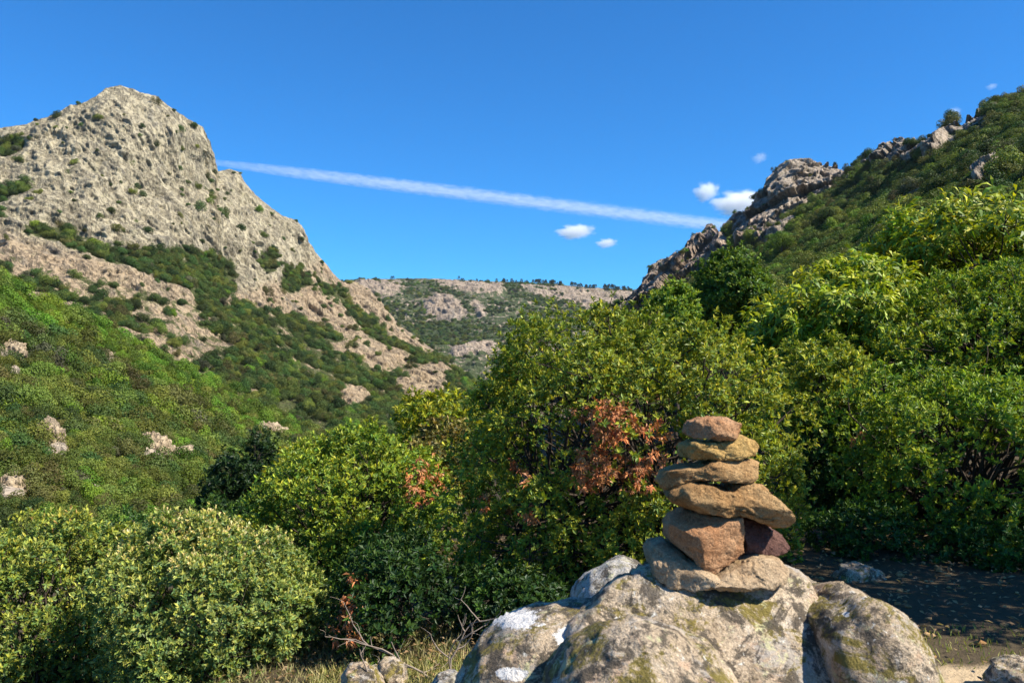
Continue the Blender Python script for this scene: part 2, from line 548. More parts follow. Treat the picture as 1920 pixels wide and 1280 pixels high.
rm_veg = (Raster(0.92)
    .poly([(1130, 600), (1205, 540), (1232, 490), (1300, 465), (1325, 410), (1350, 430), (1385, 395), (1415, 390), (1440, 350), (1460, 310), (1500, 295), (1570, 315), (1608, 345),
           (1560, 372), (1500, 415), (1470, 445), (1445, 470), (1400, 470), (1370, 480), (1330, 500), (1270, 560), (1200, 600)], 0.04)
    .poly([(1358, 440), (1375, 430), (1385, 470), (1370, 480)], 0.6)
    .poly([(1605, 310), (1640, 285), (1680, 250), (1712, 262), (1730, 280), (1712, 310), (1690, 300), (1660, 318), (1620, 325)], 0.12)
    .poly([(1735, 265), (1775, 245), (1790, 262), (1760, 320), (1740, 312)], 0.12)
    .poly([(1775, 240), (1840, 215), (1838, 232), (1790, 255)], 0.3)
    .poly([(1620, 335), (1720, 262), (1840, 215), (2000, 175), (2000, 380), (1850, 400), (1700, 385), (1620, 370)], 0.54)
    .poly([(1605, 310), (1640, 285), (1680, 250), (1712, 262), (1730, 280), (1712, 310), (1690, 300), (1660, 318), (1620, 325)], 0.0)
    .poly([(1735, 265), (1775, 245), (1790, 262), (1760, 320), (1740, 312)], 0.0)
    .poly([(1700, 250), (1790, 235), (1845, 208), (1850, 222), (1790, 262), (1740, 300), (1700, 320), (1660, 325)], 0.15)
    .poly([(1640, 320), (1700, 315), (1760, 330), (1700, 345), (1640, 340)], 0.55)
    .poly([(1838, 318), (1880, 308), (1895, 325), (1870, 345), (1855, 375), (1838, 370)], 0.06)
    .poly([(1890, 285), (1925, 280), (1925, 300), (1895, 300)], 0.2)
    .poly([(1455, 450), (1490, 440), (1500, 470), (1480, 500), (1460, 480)], 0.45)
    .poly([(1550, 430), (1580, 420), (1580, 438), (1555, 442)], 0.3)
    .poly([(1480, 500), (1510, 500), (1515, 530), (1490, 535)], 0.4)
    .blur(2))
rm_pink = Raster(0.25).poly([(1130, 620), (1205, 540), (1300, 465), (1330, 400), (1420, 390), (1480, 470), (1400, 560)], 0.8).blur(8)
M_RM = mountain_material("grey_crag", (0.25, 0.215, 0.17), (0.44, 0.375, 0.295), (0.46, 0.34, 0.26), (0.022, 0.04, 0.012), (0.07, 0.085, 0.03), 1.3)
_rd = rockdisp(17, 110)
def rmdisp(P, vg, px, py):
    dl, dh = _rd(P, vg, px, py)
    w = np.stack([fbm(P / 45 + 2, 3), fbm(P / 45 + 7, 3), 0 * P[:, 0]], 1) * 12
    q = (P + w) * np.array([1, 1, 0.16])
    f1, f2, idv = worley(q / 40.0 + 11)
    g1, g2, idg = worley(q / 15.0 + 31)
    rock = np.clip(1 - vg * 1.4, 0, 1)
    return dl, dh + rock * (40 * (idv - 0.4) + 6 * np.clip((f2 - f1) * 1.8, 0, 1) + 10 * (idg - 0.5) + 12 * ridged(q * np.array([1, 1, 0.8]) / 22.0 + 3, 3, 0.55))
RM = relief("right_mountain", RM_SIL, RM_BOT, RM_CTRL, 620, 330, rm_veg, rm_pink, M_RM, rmdisp, back=(260, 0.6), nmix=0.28,
            teeth=[(1130, 0), (1205, 6), (1330, 13), (1420, 9), (1450, 4), (1590, 3), (1610, 12), (1720, 16), (1800, 10), (1860, 8), (1920, 4), (2300, 3)])

# far plateau
FR_SIL = [(560, 533), (650, 530), (700, 528), (740, 525), (800, 524), (860, 527), (920, 531), (1000, 533), (1050, 536), (1100, 541), (1180, 546), (1215, 546), (1330, 560)]
FR_BOT = [(560, 760), (1330, 760)]
FR_CTRL = [(560, 533, 3300), (800, 524, 3400), (1000, 533, 3500), (1330, 560, 3400), (640, 620, 2600), (800, 600, 2800), (1000, 610, 2700), (1300, 640, 2600),
           (560, 760, 1700), (800, 700, 1900), (1000, 700, 1900), (1330, 760, 1700)]
fr_veg = (Raster(0.62)
    .poly([(660, 530), (740, 528), (760, 545), (735, 560), (680, 570), (660, 590), (640, 560)], 0.25)
    .poly([(800, 528), (950, 533), (935, 560), (880, 560), (830, 545)], 0.22)
    .poly([(965, 540), (1060, 540), (1180, 550), (1220, 560), (1140, 600), (1060, 575), (1000, 560)], 0.25)
    .poly([(795, 578), (820, 565), (850, 570), (880, 600), (870, 608), (800, 595)], 0.06)
    .poly([(880, 575), (900, 580), (915, 600), (905, 602)], 0.15)
    .poly([(850, 660), (870, 648), (930, 648), (930, 665), (850, 680)], 0.05)
    .poly([(770, 620), (870, 600), (880, 640), (830, 660), (780, 650)], 0.98)
    .blur(2))
M_FR = mountain_material("far_plateau", (0.27, 0.24, 0.20), (0.40, 0.35, 0.28), (0.38, 0.29, 0.215), (0.035, 0.06, 0.025), (0.09, 0.10, 0.045), 0.45)
FR = relief("far_plateau", FR_SIL, FR_BOT, FR_CTRL, 460, 200, fr_veg, Raster(0.9), M_FR, rockdisp(75, 520, 0.5), back=(2500, 0.12))

# ------------------------------------------------------------------ ground sheet
def ground_z(x, y):
    x = np.asarray(x, float); y = np.asarray(y, float)
    def ss(a, b, v):
        t = np.clip((v - a) / (b - a), 0, 1)
        return t * t * (3 - 2 * t)
    left = ss(2.0, -1.5, x)
    z = -0.085 * np.clip(y - 1, 0, 11) * left
    z = z - 0.45 * np.clip(-x - 1.6, 0, 6) * ss(2, 6, y) * 0.55
    z = z - 14 * ss(12, 70, y) * (0.35 + 0.65 * ss(30, -5, x)) - 30 * ss(40, 160, y) - 25 * ss(150, 600, y)
    z = z - 8 * ss(-4, -60, x)
    return z
def gs(n, a, b):
    u = np.linspace(-1, 1, n)
    return np.sinh(u * a) / np.sinh(a) * b
gx, gy = gs(360, 9.0, 6000.0), gs(360, 9.0, 6000.0) + 5.0
GX, GY = np.meshgrid(gx, gy)
GZ = ground_z(GX, GY)
pp = np.stack([GX, GY, 0 * GX], -1).reshape(-1, 3)
near = np.exp(-((GX ** 2 + (GY - 5) ** 2) / 30.0 ** 2))
GZ = GZ + (0.05 * fbm(pp / 1.3, 4) + 0.015 * fbm(pp / 0.25, 3)).reshape(GX.shape) * near + fbm(pp / 60, 3).reshape(GX.shape) * 3 * (1 - near)
idx = np.arange(GX.size).reshape(GX.shape)
fc = np.stack([idx[:-1, :-1], idx[:-1, 1:], idx[1:, 1:], idx[1:, :-1]], -1).reshape(-1, 4)
t = NT("path_soil")
v = t.coord()
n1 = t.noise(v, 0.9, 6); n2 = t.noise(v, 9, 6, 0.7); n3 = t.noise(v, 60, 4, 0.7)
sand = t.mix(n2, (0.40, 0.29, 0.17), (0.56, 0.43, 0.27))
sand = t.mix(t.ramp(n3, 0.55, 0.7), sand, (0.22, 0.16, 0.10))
litter = t.mix(t.noise(v, 25, 6, 0.8), (0.03, 0.024, 0.015), (0.14, 0.105, 0.062))  # leaf litter brown, also darkens the ground where shade falls
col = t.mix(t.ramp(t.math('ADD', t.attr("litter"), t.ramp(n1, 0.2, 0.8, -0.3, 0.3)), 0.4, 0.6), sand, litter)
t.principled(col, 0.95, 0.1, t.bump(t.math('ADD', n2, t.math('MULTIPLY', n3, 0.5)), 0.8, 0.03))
litter_shade = np.clip(1 - np.exp(-((GX - 2.8) ** 2 / 2.4 ** 2 + (GY - 3.9) ** 2 / 0.62 ** 2)) * 1.7, 0, 1)  # litter under trees plus painted shade: pale sand only in the sunlit strip
ground = obj("ground", mesh_np("ground", np.stack([GX, GY, GZ], -1).reshape(-1, 3), fc, 4, t.m, True, {"litter": litter_shade.ravel()}))
tag(ground, kind="structure")

# ------------------------------------------------------------------ leaves
def sphere_dirs(n):
    return unit(rng.normal(size=(n, 3)))

def leaf_quads(pos, dirv, nrm, length, width, fold=0.12, droop=0.0):
    """one folded quad per leaf"""
    side = unit(np.cross(dirv, nrm))
    L = length[:, None]; Wd = width[:, None]
    a = pos
    m = pos + dirv * L * 0.52
    b = m + side * Wd * 0.5 + nrm * L * fold
    c = pos + dirv * L
    c[:, 2] -= (length * droop)
    d = m - side * Wd * 0.5 + nrm * L * fold
    v = np.stack([a, b, c, d], 1).reshape(-1, 3)
    f = np.arange(len(v)).reshape(-1, 4)
    return v, f

def rosettes(pos, axis, n_leaf, leaf_len, wfrac, col, spread=(25, 95), twig=0.9, droop=0.0, colvar=0.28, lenvar=0.42, age=True):
    """leaf whorls: pos, axis (m,3); returns leaf quads and a colour per vertex"""
    m = len(pos)
    p = np.repeat(pos, n_leaf, 0); ax = np.repeat(axis, n_leaf, 0)
    N = len(p)
    ref = sphere_dirs(N)
    perp = unit(np.cross(ax, ref))
    a = np.radians(rng.uniform(spread[0], spread[1], N))[:, None]
    dv = unit(ax * np.cos(a) + perp * np.sin(a))
    dv[:, 2] -= droop * rng.uniform(0.3, 1.0, N)
    dv = unit(dv)
    up = unit(ax * np.sin(a) - perp * np.cos(a) + 0.35 * rng.normal(size=(N, 3)))
    up = unit(up - dv * (up * dv).sum(1, keepdims=True))
    L = leaf_len * rng.uniform(1 - lenvar, 1 + lenvar, N)
    p = p - ax * (leaf_len * twig * rng.uniform(0, 1, N))[:, None]
    v, f = leaf_quads(p, dv, up, L, L * wfrac * rng.uniform(0.8, 1.2, N), droop=droop * 0.3)
    young = np.clip((75 - np.degrees(a)) / 45, 0, 1)          # the shoot's upright young leaves are paler than the old ones around them
    c = np.repeat(col, n_leaf, 0) * rng.uniform(1 - colvar, 1 + colvar, (N, 1)) * rng.uniform(0.92, 1.08, (N, 3))
    if age: c = c * (np.array([0.40, 0.56, 0.65]) * (1 - young) + np.array([1.42, 1.28, 0.95]) * young)
    c = np.repeat(np.clip(c, 0, 1), 4, 0)
    return v, f, c

def tube(path, radii, sides=6):
    path = np.asarray(path, float); radii = np.asarray(radii, float)
    n = len(path)
    tg = unit(np.gradient(path, axis=0))
    ref = np.array([0.31, 0.87, 0.38])
    s = unit(np.cross(tg, ref)); u = np.cross(s, tg)
    th = np.arange(sides) / sides * 2 * math.pi
    ring = s[:, None] * np.cos(th)[None, :, None] + u[:, None] * np.sin(th)[None, :, None]
    v = (path[:, None] + ring * radii[:, None, None]).reshape(-1, 3)
    i = np.arange(n - 1)[:, None] * sides; j = np.arange(sides)[None]; j2 = (j + 1) % sides
    f = np.stack([i + j, i + j2, i + sides + j2, i + sides + j], -1).reshape(-1, 4)
    return v, f

class Bag:
    def __init__(self): self.v = []; self.f = []; self.c = []; self.n = 0
    def add(self, v, f, c=None):
        self.v.append(v); self.f.append(f + self.n); self.n += len(v)
        if c is not None: self.c.append(c)
    def mesh(self, name, mat, loc, smooth=False):
        v = np.concatenate(self.v) - np.asarray(loc)
        at_ = {"Col": np.concatenate(self.c)} if self.c else None
        return mesh_np(name, v, np.concatenate(self.f), 4, mat, smooth, at_)

def limb(bag, a, b, r0, r1, sag=0.12, n=6, sides=6):
    a = np.asarray(a, float); b = np.asarray(b, float)
    L = np.linalg.norm(b - a)
    mid = (a + b) / 2 + rng.normal(size=3) * L * sag
    s = np.linspace(0, 1, n)[:, None]
    path = (1 - s) ** 2 * a + 2 * s * (1 - s) * mid + s ** 2 * b
    path[1:-1] += rng.normal(size=(n - 2, 3)) * L * 0.015
    bag.add(*tube(path, r0 + (r1 - r0) * s[:, 0], sides))
    return path

def star_shape(outline, cx=None, cy=None):
    o = np.asarray(outline, float)
    if cx is None:
        cx, cy = (o[:, 0].min() + o[:, 0].max()) / 2, (o[:, 1].min() + o[:, 1].max()) / 2
    ang = np.arctan2(-(o[:, 1] - cy), o[:, 0] - cx)
    # densify edges so that the radius is exact between corners
    pts = []
    for i in range(len(o)):
        a, b = o[i], o[(i + 1) % len(o)]
        for s in np.linspace(0, 1, 12, endpoint=False):
            pts.append(a + (b - a) * s)
    pts = np.array(pts)
    ang = np.arctan2(-(pts[:, 1] - cy), pts[:, 0] - cx)
    r = np.hypot(pts[:, 0] - cx, pts[:, 1] - cy)
    k = np.argsort(ang)
    ang, r = ang[k], r[k]
    ang = np.concatenate([ang - 2 * math.pi, ang, ang + 2 * math.pi])
    r = np.concatenate([r, r, r])
    return cx, cy, lambda th: np.interp(th, ang, r)

def palette(n, cols, jitter=0.12):
    cols = np.asarray(cols, float)
    w = rng.dirichlet(np.ones(len(cols)) * 0.6, n)
    c = w @ cols
    return c * (1 + jitter * rng.normal(size=(n, 1)))

OLIVE = [(0.085, 0.105, 0.012), (0.12, 0.13, 0.014), (0.19, 0.17, 0.02), (0.05, 0.08, 0.012)]
GREEN = [(0.06, 0.11, 0.012), (0.09, 0.14, 0.014), (0.14, 0.165, 0.018), (0.035, 0.07, 0.012)]
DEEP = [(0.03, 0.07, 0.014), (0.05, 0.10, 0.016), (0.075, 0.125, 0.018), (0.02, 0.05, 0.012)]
YELLOW = [(0.16, 0.19, 0.012), (0.26, 0.24, 0.012), (0.11, 0.17, 0.012), (0.32, 0.27, 0.02)]
CHEST = [(0.14, 0.19, 0.010), (0.21, 0.23, 0.012), (0.08, 0.15, 0.010), (0.29, 0.26, 0.03)]
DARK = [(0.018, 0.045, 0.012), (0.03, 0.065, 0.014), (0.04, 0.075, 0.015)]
BROWNISH = [(0.11, 0.11, 0.02), (0.16, 0.13, 0.03), (0.07, 0.09, 0.016), (0.17, 0.10, 0.04)]
SAGE = [(0.11, 0.14, 0.03), (0.15, 0.18, 0.04), (0.07, 0.11, 0.02), (0.20, 0.21, 0.06)]
BOOST = lambda p, k: [tuple(min(0.6, c * k) for c in q) for q in p]
OLIVE = [(r_ * 0.94, g_, b_) for r_, g_, b_ in BOOST(OLIVE, 2.4)] + [(0.50, 0.47, 0.06)]
GREEN = [(r_ * 1.0, g_, b_) for r_, g_, b_ in BOOST(GREEN, 2.5)] + [(0.42, 0.43, 0.05)]
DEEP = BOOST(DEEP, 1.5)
YELLOW = BOOST(YELLOW, 1.4)
CHEST = BOOST(CHEST, 1.75)
BROWNISH = BOOST(BROWNISH, 1.5)
SAGE = [(r_ * 1.03, g_ * 0.93, b_ * 0.8) for r_, g_, b_ in [(a_ * 0.92, b2_, c_ * 1.2) for a_, b2_, c_ in BOOST(SAGE, 2.25)]] + [(0.40, 0.39, 0.13)]
RUST = [(0.56, 0.16, 0.05), (0.64, 0.26, 0.10), (0.36, 0.10, 0.04), (0.66, 0.34, 0.16), (0.30, 0.15, 0.06)]

def build_tree(name, label, cat, outline, Y, T, cols, leaf_len, n_lobes, lobe_r, ros, n_leaf=11, wfrac=0.42, base_px=None, base_z=None,
               droop=0.0, group=None, tips=None, trunk_r=0.09, dead=None, kindname=None, lobe_seed=None, spread=(25, 95), stems=1):
    cx, cy, R = star_shape(outline)
    seedv = rng.uniform(0, 90)
    # crown: leaf masses on a shell of lobes inside the outline's volume
    d = sphere_dirs(n_lobes * 2)
    th = np.arctan2(d[:, 2], d[:, 0]); c = np.hypot(d[:, 0], d[:, 2])
    s = rng.uniform(0.55, 1.0, len(d)) ** 0.5
    mpp = Y / F
    rl = lobe_r * rng.uniform(0.65, 1.3, len(d))
    rad = np.maximum(R(th) * mpp * (c ** 0.8) * s - rl * 0.75, 0.0)
    ctr = at(np.array(cx), np.array(cy), np.array(Y))
    bay = 1 - 0.30 * np.clip(fbm(d * 2.4 + seedv, 2) + 0.15, 0, 1) * (np.abs(d[:, 1]) ** 0.5)      # deep bays between the crown's masses
    T_ = T * (1 - 0.9 * np.clip(fbm(d * 2.8 + seedv + 5, 2) + 0.05, 0, 0.8))
    rad = rad * bay
    L = np.stack([np.cos(th) * rad, np.sign(d[:, 1]) * (np.abs(d[:, 1]) ** 0.8) * np.maximum(T_ * s - rl * 0.5, 0.0), np.sin(th) * rad], 1) + ctr
    # spread the lobes out
    keep = []
    for i in range(len(L)):
        if all(np.sum((L[i] - L[j]) ** 2) > (0.72 * lobe_r) ** 2 for j in keep):
            keep.append(i)
        if len(keep) >= n_lobes: break
    L, rl = L[keep], rl[keep]
    nl = len(L)
    out = unit(L - ctr + np.array([0, 0, 0.15]))
    m = nl * ros
    li = np.repeat(np.arange(nl), ros)
    dd = unit(sphere_dirs(m) + 0.55 * out[li] + np.array([0, 0, 0.30]))
    rr = rl[li] * rng.uniform(0.45, 1.12, m) ** 0.7
    spray = rng.random(m) < 0.06
    rr = np.where(spray, rr * rng.uniform(1.1, 1.45, m), rr)
    pos = L[li] + dd * rr[:, None]
    axis = unit(dd * 0.7 + out[li] * 0.35 + np.array([0, 0, 0.45]) + 0.3 * rng.normal(size=(m, 3)))
    hole = fbm(pos / (lobe_r * 1.1) + seedv, 3)
    kp = (hole > -0.20) & (fbm(pos / (lobe_r * 2.6) + seedv + 11, 2) > -0.36)
    pos, axis, li, dd = pos[kp], axis[kp], li[kp], dd[kp]
    m = len(pos)
    first = np.searchsorted(li, np.arange(nl)); last = np.searchsorted(li, np.arange(nl), side='right')
    lobe_col = palette(nl, cols, 0.06)
    col = 0.55 * palette(m, cols) + 0.45 * lobe_col[li]
    bz = ground_z(ctr[0], ctr[1]) if base_z is None else base_z
    bx = ctr[0] if base_px is None else at(np.array(base_px), np.array(cy), np.array(Y))[0]
    base = np.array([bx, ctr[1], bz - 0.05])
    root = empty(name, base)
    tag(root, label, cat, group)
    cb = Bag()
    red = np.zeros(m, bool)
    if dead:
        for (dx, dy, drx, dry) in dead:
            # patches of withered leaves: whole branch ends on the near side of the crown
            dcc = at(np.array(dx), np.array(dy), np.array(Y - T * 0.8))
            q = (pos - dcc) / np.array([drx * mpp, T * 0.75, dry * mpp])
            red |= ((q ** 2).sum(1) < 0.55 + 1.9 * rng.random(m)) & (fbm(pos / 0.13 + 3, 2) > -0.14)
    v, f, cc = rosettes(pos[~red], axis[~red], n_leaf, leaf_len, wfrac, col[~red], spread, droop=droop)
    cb.add(v, f, cc)
    if tips:
        zt, frac, tcol = tips
        px_up = (pos[:, 2] > zt) & (rng.random(m) < frac)
        px_up &= (dd[:, 2] > 0.1)
        k = np.where(px_up)[0]
        v, f, cc = rosettes(pos[k] + axis[k] * leaf_len * 0.6, axis[k], 7, leaf_len * 0.75, 0.36, palette(len(k), tcol), (8, 50))
        cb.add(v, f, cc)
    obj("crown", cb.mesh("crown", M_LEAF, base), root)
    if red.any():
        rb = Bag()
        v, f, cc = rosettes(pos[red], axis[red], n_leaf + 2, leaf_len * 1.0, wfrac * 0.8, palette(red.sum(), RUST), (30, 120), droop=0.5, age=False)
        rb.add(v, f, cc)
        o = obj("dead_foliage", rb.mesh("dead_foliage", M_LEAF, base), root)
        tag(o, "withered rust red leaves hanging on dead branch ends")
    # trunk and limbs
    tb = Bag()
    crown_lo = ctr + np.array([0, 0, -0.25 * (R(np.array(-math.pi / 2)) * mpp)])
    forks = []
    for sidx in range(stems):
        off = np.array([rng.normal() * 0.12 * (stems > 1), rng.normal() * 0.12 * (stems > 1), 0])
        end = crown_lo + off * 3 + np.array([rng.normal() * 0.15, rng.normal() * 0.1, 0])
        p = limb(tb, base + off - np.array([0, 0, 0.15]), end, trunk_r, trunk_r * 0.55, 0.06, 9, 8)
        forks.append(p)
    for i in range(nl):
        p = forks[i % len(forks)]
        st = p[rng.integers(3, 9)]
        limb(tb, st, L[i], trunk_r * 0.20, trunk_r * 0.06, 0.12, 6, 5)
        for q in range(4 if last[i] > first[i] else 0):
            j = rng.integers(first[i], last[i])
            limb(tb, L[i], pos[j], trunk_r * 0.06, trunk_r * 0.025, 0.08, 4, 4)
    obj("trunk", tb.mesh("trunk", M_BARK, base, True), root)
    return root, ctr

# ------------------------------------------------------------------ foreground trees and bushes
MAIN = [(985, 562), (1040, 552), (1090, 580), (1150, 562), (1180, 545), (1230, 555), (1300, 578), (1370, 600), (1410, 640), (1440, 700), (1482, 740), (1512, 800), (1505, 860), (1530, 940),
        (1535, 990), (1500, 1030), (1440, 1060), (1330, 1120), (1250, 1150), (1100, 1190), (950, 1190), (860, 1160), (820, 1080), (835, 960), (845, 850), (868, 760), (860, 690), (880, 650), (920, 650), (935, 630), (960, 600)]
build_tree("holm_oak", "big olive green oak with rust red dead patches standing behind the stone cairn", "tree", MAIN, 7.6, 1.5, OLIVE, 0.041, 190, 0.30, 88, 11,
           base_px=1120, trunk_r=0.10, stems=3,
           dead=[(1140, 805, 45, 40), (1190, 850, 62, 40), (1110, 880, 35, 25), (1235, 800, 25, 35), (1150, 910, 40, 20), (1245, 850, 22, 25), (975, 895, 16, 14), (900, 965, 14, 12), (1000, 985, 14, 16), (960, 1000, 10, 10)])
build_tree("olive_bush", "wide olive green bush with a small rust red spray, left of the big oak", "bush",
           [(600, 800), (650, 780), (720, 785), (760, 830), (800, 850), (860, 880), (870, 1000), (850, 1120), (760, 1210), (660, 1200), (600, 1120), (480, 1020), (430, 960), (470, 900), (530, 860), (560, 820)],
           10.0, 1.7, GREEN + [OLIVE[2]], 0.046, 170, 0.34, 80, 11, stems=3, dead=[(795, 915, 34, 34), (660, 1150, 10, 30), (640, 1180, 14, 14)])
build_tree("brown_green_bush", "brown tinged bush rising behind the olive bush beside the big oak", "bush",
           [(740, 840), (790, 800), (840, 785), (890, 780), (910, 900), (880, 1010), (790, 990)], 11.6, 1.0, BROWNISH, 0.06, 60, 0.34, 60, 11, stems=2)
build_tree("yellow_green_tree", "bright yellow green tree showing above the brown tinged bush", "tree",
           [(715, 780), (760, 745), (810, 730), (850, 718), (900, 740), (915, 830), (850, 900), (760, 880)], 14.5, 1.4, YELLOW, 0.10, 60, 0.45, 50, 11, wfrac=0.32, droop=0.25)
build_tree("dark_oak", "near black green conical oak standing against the wooded left hillside", "tree",
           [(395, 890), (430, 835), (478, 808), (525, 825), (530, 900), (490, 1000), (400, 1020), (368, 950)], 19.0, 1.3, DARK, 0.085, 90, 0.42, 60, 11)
build_tree("yellow_tree", "small tree with sunny yellow leaves beside the dark conical oak", "tree",
           [(490, 900), (515, 855), (560, 825), (605, 828), (640, 870), (610, 950), (520, 950)], 15.5, 0.9, YELLOW, 0.10, 40, 0.4, 50, 11, wfrac=0.26, droop=0.3)
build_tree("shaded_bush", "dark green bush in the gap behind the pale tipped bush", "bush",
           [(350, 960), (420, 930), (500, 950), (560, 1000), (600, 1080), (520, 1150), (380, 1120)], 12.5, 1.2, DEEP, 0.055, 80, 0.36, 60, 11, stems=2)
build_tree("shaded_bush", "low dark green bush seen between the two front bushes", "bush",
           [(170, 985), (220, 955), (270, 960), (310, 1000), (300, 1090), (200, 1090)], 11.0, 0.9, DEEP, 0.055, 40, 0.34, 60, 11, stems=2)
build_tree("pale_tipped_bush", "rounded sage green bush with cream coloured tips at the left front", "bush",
           [(200, 1015), (260, 960), (330, 948), (400, 972), (450, 985), (520, 1008), (560, 1040), (600, 1090), (625, 1125), (612, 1180), (600, 1250), (560, 1340), (400, 1400), (240, 1360), (185, 1200), (180, 1080)],
           6.2, 0.95, SAGE, 0.030, 180, 0.22, 96, 11, stems=5, trunk_r=0.05, tips=(0.30, 0.5, [(0.62, 0.55, 0.30), (0.45, 0.44, 0.16), (0.70, 0.62, 0.42)]))
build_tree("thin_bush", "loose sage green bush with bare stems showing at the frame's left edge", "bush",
           [(-150, 1010), (-40, 965), (40, 948), (100, 975), (160, 950), (200, 968), (235, 1050), (250, 1200), (240, 1400), (0, 1420), (-180, 1320)],
           6.8, 1.0, SAGE + OLIVE, 0.036, 180, 0.23, 66, 10, stems=6, trunk_r=0.05, tips=(0.3, 0.15, [(0.45, 0.42, 0.16), (0.35, 0.22, 0.10)]))
build_tree("shady_oak", "large oak with sunlit upper sprays and deep shade below, beside the sandy path", "tree",
           [(1540, 760), (1600, 700), (1660, 690), (1720, 690), (1800, 715), (1880, 695), (1960, 690), (2100, 700), (2300, 820), (2300, 1030), (2050, 1125), (1900, 1118), (1820, 1112), (1760, 1085), (1640, 1075), (1570, 1050), (1535, 920)],
           8.6, 1.9, GREEN, 0.050, 250, 0.34, 74, 11, base_px=1800, trunk_r=0.13, stems=2, dead=[(1660, 705, 28, 18), (1700, 840, 18, 14)])
build_tree("bright_oak", "bright yellow green oak rising directly above the shady oak", "tree",
           [(1560, 620), (1620, 570), (1700, 545), (1780, 525), (1860, 500), (1920, 510), (2100, 480), (2250, 650), (2150, 800), (1900, 800), (1700, 770), (1600, 740), (1545, 690)],
           11.5, 1.9, GREEN + [OLIVE[2], YELLOW[0]], 0.062, 230, 0.40, 62, 11, base_px=1850, trunk_r=0.14)
build_tree("chestnut_tree", "chestnut with long drooping yellow green leaves at the top right edge", "tree",
           [(1640, 430), (1665, 400), (1700, 384), (1760, 395), (1820, 408), (1900, 390), (2050, 370), (2180, 480), (2050, 620), (1850, 610), (1700, 560), (1640, 510)],
           16.0, 2.4, CHEST, 0.19, 150, 0.55, 42, 9, wfrac=0.24, droop=0.5, trunk_r=0.17)
build_tree("chestnut_tree", "smaller chestnut with long drooping leaves between the dark oak and the bright oak", "tree",
           [(1385, 640), (1420, 590), (1470, 550), (1530, 510), (1600, 475), (1660, 470), (1705, 520), (1660, 640), (1560, 730), (1450, 740), (1400, 700)],
           12.8, 1.6, CHEST, 0.15, 130, 0.42, 42, 9, wfrac=0.24, droop=0.5, trunk_r=0.13)
build_tree("holm_oak", "narrow olive oak squeezed between the big oak and the shady oak", "tree",
           [(1420, 720), (1480, 650), (1560, 610), (1620, 640), (1610, 760), (1560, 860), (1500, 840), (1450, 790)], 10.2, 1.1, OLIVE, 0.058, 90, 0.34, 60, 11)
build_tree("dark_crowned_oak", "rounded deep green oak against the pale crags of the right mountain", "tree",
           [(1322, 485), (1350, 463), (1390, 468), (1420, 490), (1448, 520), (1462, 570), (1420, 640), (1320, 640), (1285, 590), (1300, 520)], 34.0, 2.0, DEEP + [GREEN[1], GREEN[2]], 0.14, 120, 0.62, 80, 11)
build_tree("small_green_tree", "small mid green tree at the foot of the crags, left of the deep green oak", "tree",
           [(1205, 560), (1240, 540), (1280, 520), (1305, 540), (1310, 620), (1260, 650), (1200, 630)], 29.0, 1.3, GREEN, 0.14, 60, 0.5, 56, 11)

build_tree("undergrowth_bush", "tall bush with deep shade put into its black green leaves, between the pale tipped bush and the boulders", "bush",
           [(590, 1120), (640, 1030), (700, 1000), (780, 990), (850, 1020), (890, 1090), (880, 1190), (800, 1200), (740, 1185), (690, 1235), (630, 1245), (595, 1200)], 6.3, 0.75, DARK + [DEEP[1]], 0.042, 110, 0.26, 70, 11, stems=3, trunk_r=0.03, dead=[(655, 1130, 10, 30), (645, 1165, 12, 14), (665, 1195, 9, 16)])  # leaf palette darkened to stand in for shade that does not fall here
build_tree("undergrowth_bush", "low bush with shade painted into its dark leaves, at the foot of the big oak, behind the left boulder", "bush",
           [(830, 1140), (880, 1070), (960, 1060), (1050, 1090), (1090, 1150), (1000, 1230), (870, 1205)], 6.3, 0.5, DARK + [DEEP[1]], 0.042, 60, 0.24, 70, 11, stems=3, trunk_r=0.03)  # same darkened palette in place of cast shade
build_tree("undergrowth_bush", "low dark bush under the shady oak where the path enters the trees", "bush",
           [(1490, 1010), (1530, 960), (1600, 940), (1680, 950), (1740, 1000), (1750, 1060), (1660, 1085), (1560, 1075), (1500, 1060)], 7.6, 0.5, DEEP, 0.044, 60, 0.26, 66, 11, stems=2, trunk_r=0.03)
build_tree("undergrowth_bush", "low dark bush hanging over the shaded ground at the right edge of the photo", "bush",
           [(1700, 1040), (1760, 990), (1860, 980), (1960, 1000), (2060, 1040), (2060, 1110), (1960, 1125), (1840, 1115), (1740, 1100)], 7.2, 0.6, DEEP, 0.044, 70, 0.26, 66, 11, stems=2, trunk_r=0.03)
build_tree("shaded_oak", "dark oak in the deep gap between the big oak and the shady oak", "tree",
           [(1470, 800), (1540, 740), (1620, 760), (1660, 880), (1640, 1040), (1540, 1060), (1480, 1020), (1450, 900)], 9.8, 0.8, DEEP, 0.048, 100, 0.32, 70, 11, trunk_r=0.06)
build_tree("path_oak", "oak beyond the frame's right edge whose shadow lies across the sandy path", "tree",
           [(2709 + 392 * math.cos(a), 177 + 362 * math.sin(a)) for a in np.linspace(0, 6.28, 14)[:-1]], 5.3, 1.3, GREEN, 0.055, 150, 0.38, 62, 11)
